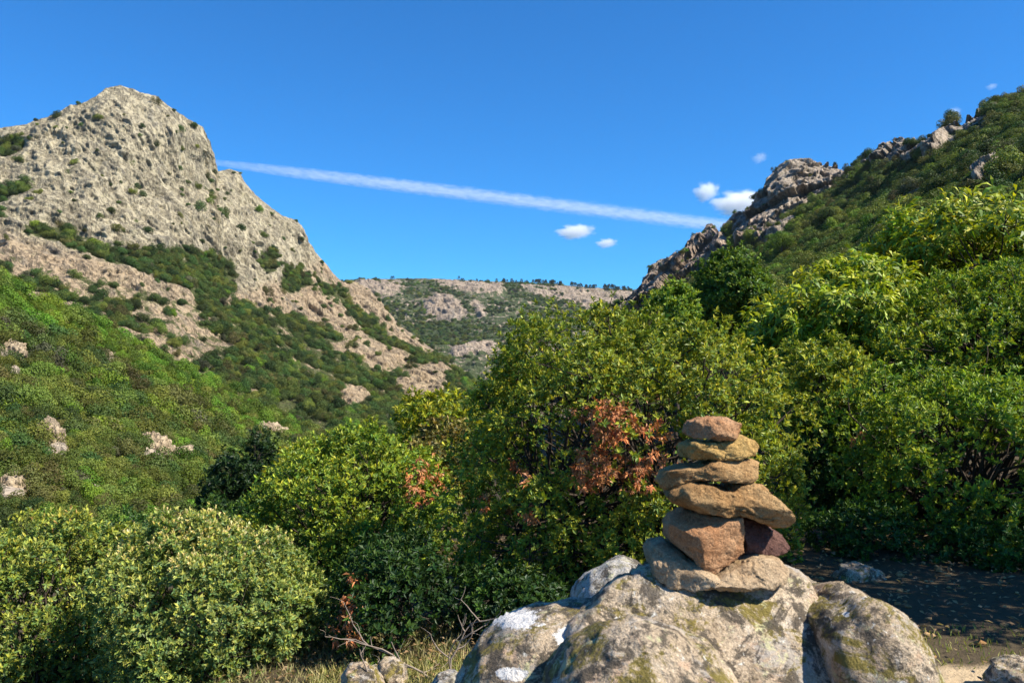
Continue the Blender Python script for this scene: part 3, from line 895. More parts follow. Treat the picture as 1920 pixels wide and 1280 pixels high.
# ------------------------------------------------------------------ trees of the hillsides
def hill_tree_mesh(name, cols, n, seed, tall=0.95, size=0.13):
    r = np.random.default_rng(seed)
    k = 9
    Lc = r.normal(size=(k, 3)) * np.array([0.42, 0.42, 0.30]); Lr = r.uniform(0.38, 0.62, k)
    Lc[0] = 0; Lr[0] = 0.7
    li = r.integers(0, k, n)
    dd = r.normal(size=(n, 3)); dd[:, 2] += 0.25
    dd = unit(dd)
    pos = Lc[li] + dd * Lr[li][:, None] * r.uniform(0.75, 1.08, (n, 1))
    pos *= np.array([1, 1, tall]); pos[:, 2] += 0.55
    nv = unit(dd + 0.38 * r.normal(size=(n, 3)))
    dv = unit(np.cross(nv, r.normal(size=(n, 3))))
    s = size * r.uniform(0.6, 1.4, n)
    v, f = leaf_quads(pos, dv, nv, s, s * 0.85, 0.1)
    w = r.dirichlet(np.ones(len(cols)), n) @ np.asarray(cols)
    c = np.repeat(w * r.uniform(0.75, 1.25, (n, 1)), 4, 0)
    tv, tf = tube([[0, 0, -0.5], [0.02, 0.01, 0.1], [0.0, 0.05, 0.55]], [0.09, 0.07, 0.04], 5)
    V = np.concatenate([v, tv]); Fc = np.concatenate([f, tf + len(v)])
    cc = np.concatenate([c, np.full((len(tv), 3), 0.06)])
    mi = np.concatenate([np.zeros(len(f)), np.ones(len(tf))])
    return mesh_np(name, V, Fc, 4, [M_LEAF_FAR, M_BARK], False, {"Col": cc}, mi)

HG = [(0.08, 0.115, 0.02), (0.115, 0.15, 0.025), (0.165, 0.185, 0.032)]
HB = [(0.075, 0.15, 0.014), (0.11, 0.19, 0.016), (0.15, 0.21, 0.02)]
HD = [(0.035, 0.07, 0.018), (0.055, 0.095, 0.02), (0.075, 0.115, 0.024)]
HO = [(0.105, 0.105, 0.028), (0.15, 0.135, 0.042), (0.08, 0.09, 0.022)]
HGREY = [(0.10, 0.10, 0.055), (0.125, 0.12, 0.065), (0.08, 0.09, 0.04)]
VAR = []
for i, cols in enumerate([HG, HG, HG, HB, HB, HD, HD, HO, HO, HGREY]):
    VAR.append(hill_tree_mesh("hillside_oak", cols, 2600, 100 + i, size=0.098))
KIND = dict(green=[0, 1, 2], bright=[3, 4], dark=[5, 6], olive=[7, 8], grey=[9])

def scatter(R, dens, spacing, rmin, rmax, mixf, seed, ymax=None):
    """points on a relief, by surface area and how wooded it is"""
    r = np.random.default_rng(seed)
    P = R['P']; ny, nx = R['PX'].shape
    A = np.linalg.norm(np.cross(P[1:, :-1] - P[:-1, :-1], P[:-1, 1:] - P[:-1, :-1]), axis=-1)
    w = A * dens(R['PX'][:-1, :-1], R['PY'][:-1, :-1], P[:-1, :-1])
    n = int(w.sum() / spacing ** 2)
    k = r.choice(w.size, n, p=(w / w.sum()).ravel())
    j, i = np.unravel_index(k, w.shape)
    u = r.random((n, 1)); v = r.random((n, 1))
    p = P[j, i] * (1 - u) * (1 - v) + P[j, i + 1] * u * (1 - v) + P[j + 1, i] * (1 - u) * v + P[j + 1, i + 1] * u * v
    px = R['PX'][j, i]; py = R['PY'][j, i]
    rad = rmin + (rmax - rmin) * r.random(n) ** 1.6
    if R is LH: rad = rad * np.clip(p[:, 1] / 260, 0.5, 1.1)
    var = mixf(px, py, p, r)
    return p, rad, var, px, py, R['vg'][j, i]

def choose(r, n, table):
    names = list(table); pr = np.array([table[k] for k in names], float); pr /= pr.sum()
    c = r.choice(len(names), n, p=pr)
    out = np.zeros(n, int)
    for q, nm in enumerate(names):
        m = c == q
        out[m] = r.choice(KIND[nm], m.sum())
    return out

bright_strip = (Raster(0.0).poly([(-200, 420), (0, 520), (60, 560), (230, 640), (450, 745), (560, 800), (560, 850), (420, 800), (300, 740), (150, 660), (0, 600), (-200, 520)], 0.9)
                .poly([(0, 900), (100, 900), (300, 960), (0, 960)], 0.3).blur(5))
def lh_mix(px, py, p, r):
    n = len(px)
    a = choose(r, n, dict(green=5, dark=2.6, olive=1.0, grey=0.3, bright=1.2))
    b = choose(r, n, dict(bright=6, green=2))
    nb = fbm(p / 40, 3) * 0.6
    return np.where(bright_strip(px, py) + nb > 0.5, b, a)
def lm_mix(px, py, p, r):
    return choose(r, len(px), dict(green=2.0, dark=5.5, olive=0.5, grey=0.2, bright=0.3))
def rm_mix(px, py, p, r):
    n = len(px)
    a = choose(r, n, dict(green=3, dark=4.5, olive=1.0, grey=0.3))
    b = choose(r, n, dict(green=4, bright=2.5, dark=1))
    return np.where(py > 400 + 60 * fbm(p / 60, 2), b, a)
def soft(veg, P, s, gain=1.0, thr=0.5):
    n = fbm(P.reshape(-1, 3) / s, 4).reshape(veg.shape)
    n2 = fbm(P.reshape(-1, 3) / (s * 0.3) + 7, 3).reshape(veg.shape)
    return np.clip((veg + 0.75 * n + 0.45 * n2 - thr) * 4 + 0.5, 0, 1)

sets = []
sets.append(scatter(LH, lambda x, y, P: np.clip(lh_veg(x, y) * 1.3 - 0.25, 0, 1) * np.clip(0.75 + 1.6 * fbm(P.reshape(-1, 3) / 14, 3).reshape(x.shape), 0.12, 1.3) / np.clip(P[..., 1] / 260, 0.5, 1.1) ** 2, 4.4, 2.6, 5.6, lh_mix, 1))
sets.append(scatter(LM, lambda x, y, P: soft(lm_veg(x, y), P, 60, thr=0.55), 5.6, 3.2, 6.4, lm_mix, 2))
sets.append(scatter(RM, lambda x, y, P: soft(rm_veg(x, y), P, 45, thr=0.5), 6.2, 3.2, 6.6, rm_mix, 3))
sets.append(scatter(FR, lambda x, y, P: soft(fr_veg(x, y), P, 260, thr=0.58) * np.clip((y - 528) / 14, 0, 1), 15.0, 4.0, 8.5, lm_mix, 4))
SLOPES = ["left hillside", "left mountain", "right mountain", "far plateau"]
# lone shrubs rooted in bare rock: countable things
lone_l = scatter(LM, lambda x, y, P: np.where((lm_veg(x, y) < 0.3) & (y < 720), np.where(y > 480, 1.0, 0.5), 0), 26, 1.8, 6.0, lm_mix, 5)
lone_r = scatter(RM, lambda x, y, P: np.where((rm_veg(x, y) < 0.4) & (y < 560), 0.6, 0), 26, 1.6, 3.4, rm_mix, 6)

TONE = {}
for k_, vs in KIND.items():
    for v_ in vs: TONE[v_] = k_
WORDS = dict(green="mid green", bright="bright green", dark="dark green", olive="olive brown", grey="greyish, half bare")

def hill_object(name, p, rad, var, label, cat, group, r):
    o = bpy.data.objects.new(name, VAR[var])
    o.location = p
    s = float(rad)
    o.scale = (s * r.uniform(0.85, 1.2), s * r.uniform(0.85, 1.2), s * r.uniform(0.75, 1.1))
    o.rotation_euler = (0, 0, r.uniform(0, 6.28))
    C.objects.link(o)
    return tag(o, label, cat, group)

# the largest 300 in the picture as individuals, the rest as one wood
allp = []
for si, (p, rad, var, px, py, vg) in enumerate(sets):
    size = rad / p[:, 1]
    vis = (px > -20) & (px < 1940)
    allp.append((p, rad, var, np.where(vis, size, 0), np.full(len(p), si), px, py))
P_ = np.concatenate([a[0] for a in allp]); R_a = np.concatenate([a[1] for a in allp]); V_ = np.concatenate([a[2] for a in allp])
S_ = np.concatenate([a[3] for a in allp]); I_ = np.concatenate([a[4] for a in allp]); PX_ = np.concatenate([a[5] for a in allp]); PY_ = np.concatenate([a[6] for a in allp])
cand = S_ * np.where((I_ == 0) & (PY_ < 960), 1.0, np.where((I_ == 2) & (PY_ < 420), 0.9, 0.0))
order = np.argsort(-cand)[:290]
rr_ = np.random.default_rng(9)
for k in order:
    sl = SLOPES[I_[k]]
    hill_object("hillside_oak", P_[k], R_a[k], V_[k], f"rounded {WORDS[TONE[V_[k]]]} oak in the closed wood of the {sl}", "tree", f"{WORDS[TONE[V_[k]]]} oaks wooding the {sl}", rr_)
rest = np.ones(len(P_), bool); rest[order] = False
def lone_set(S, where, n):
    p, rad, var, px, py, vg = S
    for i in range(min(n, len(p))):
        hill_object("rock_shrub", p[i], rad[i], var[i], f"lone {WORDS[TONE[var[i]]]} shrub rooted in the bare rock of the {where}", "shrub", f"{WORDS[TONE[var[i]]]} shrubs dotted on the {where}", rr_)
lone_set(lone_l, "left mountain", 270)
lone_set(lone_r, "right crags", 60)

def wood_object(name, p, rad, var, r, label, cat):
    """a wood too large to count: one point cloud whose points carry the same tree meshes"""
    me = bpy.data.meshes.new(name)
    n = len(p)
    me.vertices.add(n)
    me.vertices.foreach_set("co", np.ascontiguousarray(p, np.float32).ravel())
    sc = np.stack([rad * r.uniform(0.85, 1.2, n), rad * r.uniform(0.85, 1.2, n), rad * r.uniform(0.75, 1.1, n)], 1)
    a = me.attributes.new("sc", 'FLOAT_VECTOR', 'POINT'); a.data.foreach_set("vector", np.ascontiguousarray(sc, np.float32).ravel())
    a = me.attributes.new("rot", 'FLOAT_VECTOR', 'POINT'); rt = np.zeros((n, 3), np.float32); rt[:, 2] = r.uniform(0, 6.28, n); a.data.foreach_set("vector", rt.ravel())
    a = me.attributes.new("var", 'INT', 'POINT'); a.data.foreach_set("value", np.ascontiguousarray(var, np.int32))
    o = obj(name, me)
    tag(o, label, cat, kind="stuff")
    ng = bpy.data.node_groups.new(name, 'GeometryNodeTree')
    ng.interface.new_socket("Geometry", in_out='INPUT', socket_type='NodeSocketGeometry')
    ng.interface.new_socket("Geometry", in_out='OUTPUT', socket_type='NodeSocketGeometry')
    N = ng.nodes; Lk = ng.links
    gi = N.new("NodeGroupInput"); go = N.new("NodeGroupOutput")
    ci = N.new("GeometryNodeCollectionInfo")
    ci.inputs['Collection'].default_value = KIT
    ci.inputs['Separate Children'].default_value = True
    ci.inputs['Reset Children'].default_value = True
    iop = N.new("GeometryNodeInstanceOnPoints")
    iop.inputs['Pick Instance'].default_value = True
    def na(nm, ty):
        q = N.new("GeometryNodeInputNamedAttribute"); q.data_type = ty; q.inputs['Name'].default_value = nm
        return q.outputs['Attribute']
    Lk.new(gi.outputs[0], iop.inputs['Points'])
    Lk.new(ci.outputs[0], iop.inputs['Instance'])
    Lk.new(na("var", 'INT'), iop.inputs['Instance Index'])
    e2r = N.new("FunctionNodeEulerToRotation")
    Lk.new(na("rot", 'FLOAT_VECTOR'), e2r.inputs[0])
    Lk.new(e2r.outputs[0], iop.inputs['Rotation'])
    Lk.new(na("sc", 'FLOAT_VECTOR'), iop.inputs['Scale'])
    Lk.new(iop.outputs[0], go.inputs[0])
    md = o.modifiers.new("trees", 'NODES'); md.node_group = ng
    return o
KIT = bpy.data.collections.new("hillside_tree_kinds")       # not linked into the scene
for i, me in enumerate(VAR):
    KIT.objects.link(bpy.data.objects.new(f"kind_{i:02d}", me))
for si, nm in enumerate(["hillside_wood", "mountain_wood", "slope_wood", "plateau_scrub"]):
    m = rest & (I_ == si)
    wood_object(nm, P_[m], R_a[m], V_[m], rr_, f"closed green oak wood covering the {SLOPES[si]}", "wood")

# pines on the plateau's skyline
def pine_mesh(seed):
    r = np.random.default_rng(seed)
    n = 260
    h = r.random(n) ** 0.8
    rad = (1 - h) * 0.34 + 0.05
    th = r.uniform(0, 6.28, n)
    pos = np.stack([np.cos(th) * rad * r.uniform(0.4, 1, n), np.sin(th) * rad * r.uniform(0.4, 1, n), 0.22 + h * 0.8], 1)
    dv = unit(np.stack([np.cos(th), np.sin(th), -0.2 + 0 * th], 1)); nv = unit(np.stack([0 * th, 0 * th, 1 + 0 * th], 1) + 0.5 * r.normal(size=(n, 3)))
    s = 0.16 * r.uniform(0.7, 1.3, n)
    v, f = leaf_quads(pos, dv, nv, s, s * 0.7)
    c = np.repeat(np.array([[0.025, 0.05, 0.022]]) * r.uniform(0.7, 1.4, (n, 1)), 4, 0)
    tv, tf = tube([[0, 0, -0.1], [0, 0, 0.5], [0, 0, 0.95]], [0.03, 0.022, 0.008], 5)
    return mesh_np("plateau_pine", np.concatenate([v, tv]), np.concatenate([f, tf + len(v)]), 4, [M_LEAF_FAR, M_BARK], False,
                   {"Col": np.concatenate([c, np.full((len(tv), 3), 0.05)])}, np.concatenate([np.zeros(len(f)), np.ones(len(tf))]))
PINES = [pine_mesh(s) for s in range(4)]
rp = np.random.default_rng(21)
px_list = list(rp.uniform(1000, 1052, 26)) + list(rp.uniform(930, 1005, 16)) + list(rp.uniform(1070, 1180, 40)) + [735, 738, 860, 866, 868, 893]
for q, x in enumerate(px_list):
    col = np.argmin(np.abs(FR['PX'][0] - x)); row = rp.integers(0, 4)
    p = FR['P'][row, col]
    o = bpy.data.objects.new("plateau_pine", PINES[q % 4])
    o.location = p
    s = rp.uniform(12, 19) * (1.0 if x > 900 else 0.8)
    o.scale = (s, s, s); o.rotation_euler = (0, 0, rp.uniform(0, 6))
    C.objects.link(o)
    tag(o, "tiny dark pine in the row along the flat skyline of the far plateau", "pine", "pines along the plateau skyline")

# ------------------------------------------------------------------ rocks
def ico(sub):
    bm_ = bpy.data.meshes.new("tmp")
    import bmesh
    b = bmesh.new()
    bmesh.ops.create_icosphere(b, subdivisions=sub, radius=1.0)
    b.to_mesh(bm_); b.free()
    v = np.zeros(len(bm_.vertices) * 3, np.float32); bm_.vertices.foreach_get("co", v)
    f = np.zeros(len(bm_.polygons) * 3, np.int32); bm_.polygons.foreach_get("vertices", f)
    bpy.data.meshes.remove(bm_)
    return v.reshape(-1, 3).astype(float), f.reshape(-1, 3)
ICO = {s: ico(s) for s in (4, 6, 7)}

def stone(name, outline, Y, T, mat, e=0.6, cuts=(), n_big=0.05, s_big=0.12, n_mid=0.012, s_mid=0.035, n_fine=0.003, s_fine=0.010, sub=6, seed=0, shear=0.0, spots=(), center=None, slope=0.0):
    """a stone: rounded body of the given face outline and half depth T, flattened by cut planes, roughened"""
    v, f = ICO[sub]
    cx, cy, R = star_shape(outline, *(center or (None, None)))
    mpp = Y / F * (0.962 if name == 'cairn_stone' else 1.0)
    if name == 'cairn_stone':
        e = e * 0.85
    th = np.arctan2(v[:, 2], v[:, 0]); c = np.hypot(v[:, 0], v[:, 2])
    ctr = at(np.array(cx), np.array(cy), np.array(Y))
    rad = R(th) * mpp * c ** e
    p = np.stack([np.cos(th) * rad, np.sign(v[:, 1]) * np.abs(v[:, 1]) ** e * T, np.sin(th) * rad], 1)
    p[:, 1] += shear * p[:, 2]
    p[:, 2] -= slope * np.maximum(p[:, 1], 0)
    for (nx_, ny_, nz_, d_) in cuts:
        n = np.array([nx_, ny_, nz_], float); n /= np.linalg.norm(n)
        over = np.maximum(p @ n - d_, 0)
        p = p - over[:, None] * n * 0.93
    if name == 'cairn_stone':       # broken faces all round
        rc = np.random.default_rng(seed * 13 + 5)
        for _ in range(0 if seed == 5 else 9):
            n = unit(rc.normal(size=3) * np.array([0.45, 1.0, 0.8]))
            pr = p @ n
            over = np.maximum(pr - pr.max() * rc.uniform(0.84, 0.95), 0)
            p = p - over[:, None] * n * 0.95
    me0 = p + seed * 3.7
    # normals by differences with the centre, good enough for roughening
    nn = unit(p / np.array([max(1e-3, np.ptp(p[:, 0])), max(1e-3, np.ptp(p[:, 1])), max(1e-3, np.ptp(p[:, 2]))]) )
    f1, f2, idv = worley(me0 / (s_big * 0.7))
    d = n_big * fbm(me0 / s_big, 3) + n_mid * (fbm(me0 / s_mid, 3) + 0.5 * (idv - 0.5)) + n_fine * fbm(me0 / s_fine, 3)
    p = p + nn * d[:, None]
    attrs = {}
    if spots is not None:
        w = np.zeros(len(p))
        wp = p + ctr
        for (sx, sy, rx, ry) in spots:
            ray = rays(np.array(float(sx)), np.array(float(sy)))
            # the spot lies where the line of sight meets the stone's near side
            q = wp - CAM
            px = q[:, 0] / q[:, 1]; pz = q[:, 2] / q[:, 1]
            dd = np.hypot((px - ray[0]) * F / rx, (pz - ray[2]) * F / ry)
            w = np.maximum(w, np.clip(1.6 - dd, 0, 1) * (p[:, 1] < T * 0.6))
        attrs["lichen"] = w
    base = np.array([ctr[0], ctr[1], (p + ctr)[:, 2].min()])
    me = mesh_np(name, p + ctr - base, f, 3, mat, True, attrs)
    return obj(name, me, loc=base)

def granite_material(name, a, b, dark, scale=1.0, lich=0.0, moss=0.0):
    t = NT(name)
    v = t.coord()
    big = t.noise(v, 5 * scale, 6, 0.6, 0.5)
    mid = t.noise(v, 22 * scale, 6, 0.7)
    fine = t.noise(v, 150 * scale, 4, 0.7)
    grain = t.ramp(t.voro(v, 230 * scale, 'F1', 'Distance'), 0.1, 0.7, 1.25, 0.6)
    col = t.mix(t.ramp(big, 0.32, 0.68), a, b)
    col = t.mix(t.ramp(mid, 0.54, 0.72, 0, 0.75), col, dark)
    col = t.mix(0.55, col, t.mix(1.0, col, t.mix(0.0, grain, grain), 'MULTIPLY'))
    col = t.mix(t.ramp(fine, 0.56, 0.66, 0, 0.7), col, [c * 0.35 for c in dark])
    col = t.mix(t.ramp(fine, 0.42, 0.34, 0, 0.5), col, [min(1, c * 1.5) for c in b])
    if moss:
        def rot(k): return t.coord((1, 1, 1), rot=(k, 2.1 * k, 1.3 * k))
        m2 = t.noise(v, 60 * scale, 5, 0.8)
        def patch(k, sc, lo, hi, c_, amt):
            nonlocal col
            n_ = t.noise(rot(k), sc * scale, 10, 0.78, 0.5)
            col = t.mix(t.ramp(n_, lo, hi, 0, amt), col, c_)
        patch(1.0, 7, 0.53, 0.60, t.mix(m2, (0.40, 0.25, 0.15), (0.62, 0.44, 0.31)), 0.85)          # bare pinkish granite
        patch(8.2, 14, 0.55, 0.60, t.mix(m2, (0.50, 0.42, 0.32), (0.70, 0.61, 0.49)), 0.8)          # clean cream feldspar
        patch(2.0, 9, 0.54, 0.59, t.mix(m2, (0.25, 0.22, 0.19), (0.50, 0.46, 0.41)), 0.75)          # grey crust
        patch(0.4, 10, 0.515, 0.56, t.mix(m2, (0.075, 0.058, 0.014), (0.33, 0.26, 0.075)), moss)         # ochre moss
        patch(3.1, 16, 0.57, 0.61, t.mix(m2, (0.50, 0.46, 0.22), (0.62, 0.60, 0.36)), 0.75)         # yellow green lichen
        patch(4.3, 14, 0.505, 0.55, t.mix(m2, (0.045, 0.04, 0.032), (0.12, 0.095, 0.07)), 0.9)       # dark lichen
        patch(5.2, 26, 0.57, 0.62, (0.09, 0.08, 0.06), 0.85)
        patch(6.0, 24, 0.60, 0.63, (0.72, 0.69, 0.60), lich)
        w = t.math('ADD', t.attr("lichen"), t.ramp(t.noise(rot(7.0), 26 * scale, 10, 0.8), 0.25, 0.75, -0.6, 0.6))
        col = t.mix(t.ramp(w, 0.48, 0.50), col, t.mix(t.ramp(fine, 0.4, 0.6), (0.80, 0.77, 0.72), (0.62, 0.58, 0.54)))
    h = t.math('ADD', t.math('MULTIPLY', mid, 1.0), t.math('MULTIPLY', fine, 0.45))
    t.principled(col, 0.92, 0.15, t.bump(h, 1.0, 0.016 / scale))
    return t.m

M_BOULDER = granite_material("lichened_granite", (0.37, 0.275, 0.175), (0.60, 0.475, 0.335), (0.14, 0.10, 0.06), 1.0, 0.9, 1.0)
M_PALE = granite_material("pale_rock", (0.44, 0.40, 0.34), (0.58, 0.54, 0.48), (0.24, 0.20, 0.15), 1.2, 0.8, 0.5)
M_STONE_TAN = granite_material("tan_stone", (0.32, 0.17, 0.065), (0.53, 0.34, 0.16), (0.15, 0.08, 0.035), 1.6)
M_STONE_OCHRE = granite_material("ochre_stone", (0.44, 0.26, 0.085), (0.60, 0.40, 0.15), (0.20, 0.11, 0.035), 1.6)
M_STONE_PINK = granite_material("pink_stone", (0.40, 0.19, 0.085), (0.55, 0.33, 0.18), (0.17, 0.08, 0.035), 1.6)
M_STONE_DARK = granite_material("dark_stone", (0.12, 0.06, 0.05), (0.19, 0.10, 0.075), (0.08, 0.04, 0.03), 1.6)
M_STONE_GREY = granite_material("buff_stone", (0.38, 0.25, 0.14), (0.58, 0.43, 0.27), (0.17, 0.11, 0.06), 1.6)

CY = 1.80
S = 0.0011
o = stone("cairn_stone", [(1283, 800), (1290, 788), (1310, 783), (1335, 785), (1360, 782), (1378, 788), (1388, 798), (1387, 810), (1374, 820), (1350, 823), (1320, 821), (1290, 820), (1280, 812)], CY, 0.055, M_STONE_PINK, 0.55,
          n_big=0.010, s_big=0.06, n_mid=0.008, s_mid=0.024, n_fine=0.0022, s_fine=0.007, seed=1, cuts=[(0.35, -1, 0.5, 0.045), (-0.5, -1, 0.0, 0.05)])
tag(o, "small pinkish brown topmost stone of the cairn", "stone", "stones balanced in the cairn")
o = stone("cairn_stone", [(1272, 832), (1285, 824), (1330, 826), (1370, 820), (1400, 818), (1416, 822), (1420, 838), (1412, 852), (1390, 855), (1345, 859), (1300, 862), (1280, 860), (1274, 848)], CY + 0.01, 0.065, M_STONE_OCHRE, 0.5,
          n_big=0.010, s_big=0.07, n_mid=0.008, s_mid=0.024, n_fine=0.0022, s_fine=0.007, seed=2, cuts=[(0.25, -1, 0.25, 0.05)])
tag(o, "flat ochre yellow stone, second from the top of the cairn", "stone", "stones balanced in the cairn")
o = stone("cairn_stone", [(1228, 895), (1240, 880), (1275, 874), (1310, 872), (1335, 860), (1360, 855), (1395, 857), (1425, 868), (1432, 882), (1420, 897), (1385, 900), (1330, 897), (1290, 900), (1262, 908), (1238, 914), (1227, 905)], CY, 0.075, M_STONE_TAN, 0.55,
          n_big=0.014, s_big=0.07, n_mid=0.006, s_mid=0.022, n_fine=0.0024, s_fine=0.007, seed=3, center=(1325, 883), cuts=[(0.3, -1, 0.35, 0.055), (-0.3, -1, -0.2, 0.065)])
tag(o, "long tan stone tapering to the left, third from the top of the cairn", "stone", "stones balanced in the cairn")
o = stone("cairn_stone", [(1240, 920), (1262, 906), (1290, 900), (1315, 902), (1335, 912), (1362, 914), (1380, 904), (1405, 900), (1430, 914), (1455, 935), (1478, 948), (1481, 968), (1474, 988), (1450, 988), (1415, 974), (1380, 962), (1330, 956), (1290, 952), (1258, 940)], CY, 0.085, M_STONE_TAN, 0.6,
          n_big=0.016, s_big=0.08, n_mid=0.011, s_mid=0.028, n_fine=0.0026, s_fine=0.007, seed=4, center=(1362, 938), cuts=[(0.2, -1, 0.45, 0.06), (0.1, -1, -0.5, 0.06)])
tag(o, "broad knobbly brown stone drooping to the right in the middle of the cairn", "stone", "stones balanced in the cairn")
o = stone("cairn_stone", [(1247, 985), (1256, 968), (1283, 953), (1300, 954), (1340, 962), (1388, 966), (1391, 985), (1390, 1030), (1372, 1048), (1330, 1066), (1306, 1058), (1290, 1040), (1262, 1022), (1249, 1010)], CY - 0.015, 0.085, M_STONE_PINK, 0.5,
          n_big=0.007, s_big=0.08, n_mid=0.005, s_mid=0.022, n_fine=0.0026, s_fine=0.007, seed=5, cuts=[(0.45, -1, -0.12, 0.052), (-0.75, -0.75, -0.25, 0.058), (-0.12, -0.65, 1.0, 0.050)])
tag(o, "blocky reddish stone with a sharp front edge wedged under the broad stone", "stone", "stones balanced in the cairn")
o = stone("cairn_stone", [(1365, 985), (1385, 968), (1410, 972), (1440, 985), (1465, 1003), (1477, 1022), (1466, 1034), (1430, 1042), (1395, 1040), (1370, 1030)], CY + 0.045, 0.055, M_STONE_DARK, 0.55,
          n_big=0.008, s_big=0.06, n_mid=0.006, s_mid=0.02, n_fine=0.0026, s_fine=0.007, seed=6, cuts=[(0.3, -1, 0.5, 0.035)])
tag(o, "dark maroon wedge of stone shaded under the right of the cairn", "stone", "stones balanced in the cairn")
o = stone("cairn_stone", [(1213, 1036), (1222, 1019), (1246, 1016), (1280, 1032), (1318, 1056), (1345, 1072), (1340, 1088), (1290, 1092), (1238, 1086), (1216, 1070)], CY, 0.10, M_STONE_GREY, 0.5,
          n_big=0.014, s_big=0.09, n_mid=0.010, s_mid=0.028, n_fine=0.0026, s_fine=0.007, seed=7, cuts=[(-0.4, -1, 0.1, 0.07), (0.2, -0.5, 1, 0.035)])
tag(o, "humped brown base stone on the cairn's left, under the blocky stone", "stone", "stones balanced in the cairn")
o = stone("cairn_stone", [(1296, 1082), (1335, 1066), (1375, 1046), (1410, 1039), (1455, 1042), (1468, 1062), (1464, 1080), (1440, 1090), (1390, 1090), (1330, 1092)], CY - 0.005, 0.11, M_STONE_GREY, 0.5,
          n_big=0.010, s_big=0.09, n_mid=0.010, s_mid=0.028, n_fine=0.0026, s_fine=0.007, seed=8, cuts=[(0.25, -1, 0.75, 0.055), (0.6, -1, -0.2, 0.09)])
tag(o, "flat pale buff base slab on the cairn's right, lying on the boulder", "stone", "stones balanced in the cairn")

# the boulders that carry it
BK = dict(slope=0.30, n_big=0.036, s_big=0.36, n_mid=0.014, s_mid=0.10, n_fine=0.006, s_fine=0.022, sub=7)
o = stone("boulder", [(1030, 1205), (1060, 1150), (1115, 1120), (1160, 1092), (1240, 1070), (1300, 1062), (1370, 1062), (1440, 1066), (1490, 1088), (1514, 1135), (1520, 1260), (1528, 1500), (1500, 1900), (1300, 2080), (1060, 1950), (1000, 1500), (1010, 1300)],
          CY + 0.03, 0.30, M_BOULDER, 0.5, seed=11, cuts=[(0.1, -0.8, 1.0, 0.46)], spots=[], **BK)
tag(o, "central lichen covered boulder carrying the cairn", "boulder", "lichened boulders in the foreground")
o = stone("boulder", [(1040, 1280), (1080, 1215), (1130, 1180), (1190, 1168), (1260, 1185), (1330, 1220), (1370, 1275), (1390, 1400), (1380, 1700), (1200, 1950), (1040, 1800), (1010, 1450)],
          CY - 0.24, 0.20, M_BOULDER, 0.62, seed=12, spots=[], **BK)
tag(o, "rounded mossy bulge of rock in front of the central boulder", "boulder", "lichened boulders in the foreground")
o = stone("boulder", [(842, 1300), (868, 1240), (903, 1190), (950, 1158), (1010, 1145), (1080, 1140), (1140, 1140), (1160, 1200), (1160, 1500), (1100, 1900), (950, 2050), (840, 1800), (825, 1450)],
          CY + 0.08, 0.30, M_BOULDER, 0.55, seed=13, spots=[(968, 1160, 40, 16), (1062, 1196, 20, 15), (960, 1262, 26, 11)], **BK)
tag(o, "left boulder with big white lichen patches", "boulder", "lichened boulders in the foreground")
o = stone("boulder", [(1500, 1150), (1522, 1130), (1546, 1118), (1560, 1100), (1585, 1094), (1615, 1106), (1645, 1126), (1670, 1156), (1688, 1204), (1696, 1268), (1700, 1400), (1690, 1700), (1640, 2000), (1560, 2000), (1510, 1600), (1494, 1300)],
          CY - 0.02, 0.26, M_BOULDER, 0.45, seed=14, spots=[(1590, 1150, 8, 4)], **BK)
tag(o, "right boulder split off by a narrow dark crack", "boulder", "lichened boulders in the foreground")
o = stone("boulder", [(1085, 1110), (1105, 1075), (1140, 1050), (1165, 1042), (1200, 1055), (1235, 1080), (1270, 1105), (1270, 1250), (1260, 1600), (1150, 1700), (1080, 1500), (1070, 1250)],
          2.38, 0.22, M_PALE, 0.6, seed=15, **BK)
tag(o, "pale pointed boulder half shaded behind the cairn's left side", "boulder", "lichened boulders in the foreground")
o = stone("boulder", [(1420, 1100), (1455, 1072), (1500, 1075), (1540, 1098), (1560, 1120), (1550, 1300), (1520, 1500), (1430, 1500)],
          2.2, 0.20, M_BOULDER, 0.6, seed=16, **BK)
tag(o, "low greenish boulder behind the cairn's right side", "boulder", "lichened boulders in the foreground")
SK = dict(n_big=0.05, s_big=0.2, n_mid=0.02, s_mid=0.07, n_fine=0.005, s_fine=0.02)
for (ol, Y, T, lab) in [
    ([(640, 1270), (655, 1245), (680, 1240), (705, 1250), (715, 1285), (700, 1330), (650, 1330)], 4.4, 0.13, "small grey rock among dead twigs at the bottom edge"),
    ([(705, 1262), (722, 1238), (740, 1232), (760, 1245), (765, 1275), (740, 1290)], 4.7, 0.1, "small straw covered rock beside the dry grass"),
    ([(800, 1290), (820, 1270), (850, 1268), (860, 1300), (840, 1330), (800, 1320)], 3.2, 0.1, "pale rock tucked against the left boulder's foot"),
    ([(1560, 1085), (1580, 1062), (1612, 1056), (1645, 1068), (1655, 1090), (1620, 1105), (1570, 1104)], 6.6, 0.18, "grey rock in deep shade behind the right boulder"),
    ([(1870, 1290), (1890, 1258), (1920, 1248), (1990, 1250), (2000, 1310), (1900, 1320)], 4.2, 0.22, "brown rock at the bottom right corner beside the sandy path")]:
    tag(stone("rock", ol, Y, T, M_PALE if "pale" in lab else M_BOULDER, 0.65, seed=int(Y * 10), **SK), lab, "rock")
M_OUT = mountain_material("tan_outcrop", (0.32, 0.24, 0.15), (0.50, 0.40, 0.27), (0.45, 0.33, 0.22), (0.05, 0.06, 0.02), (0.10, 0.10, 0.04), 3.0)
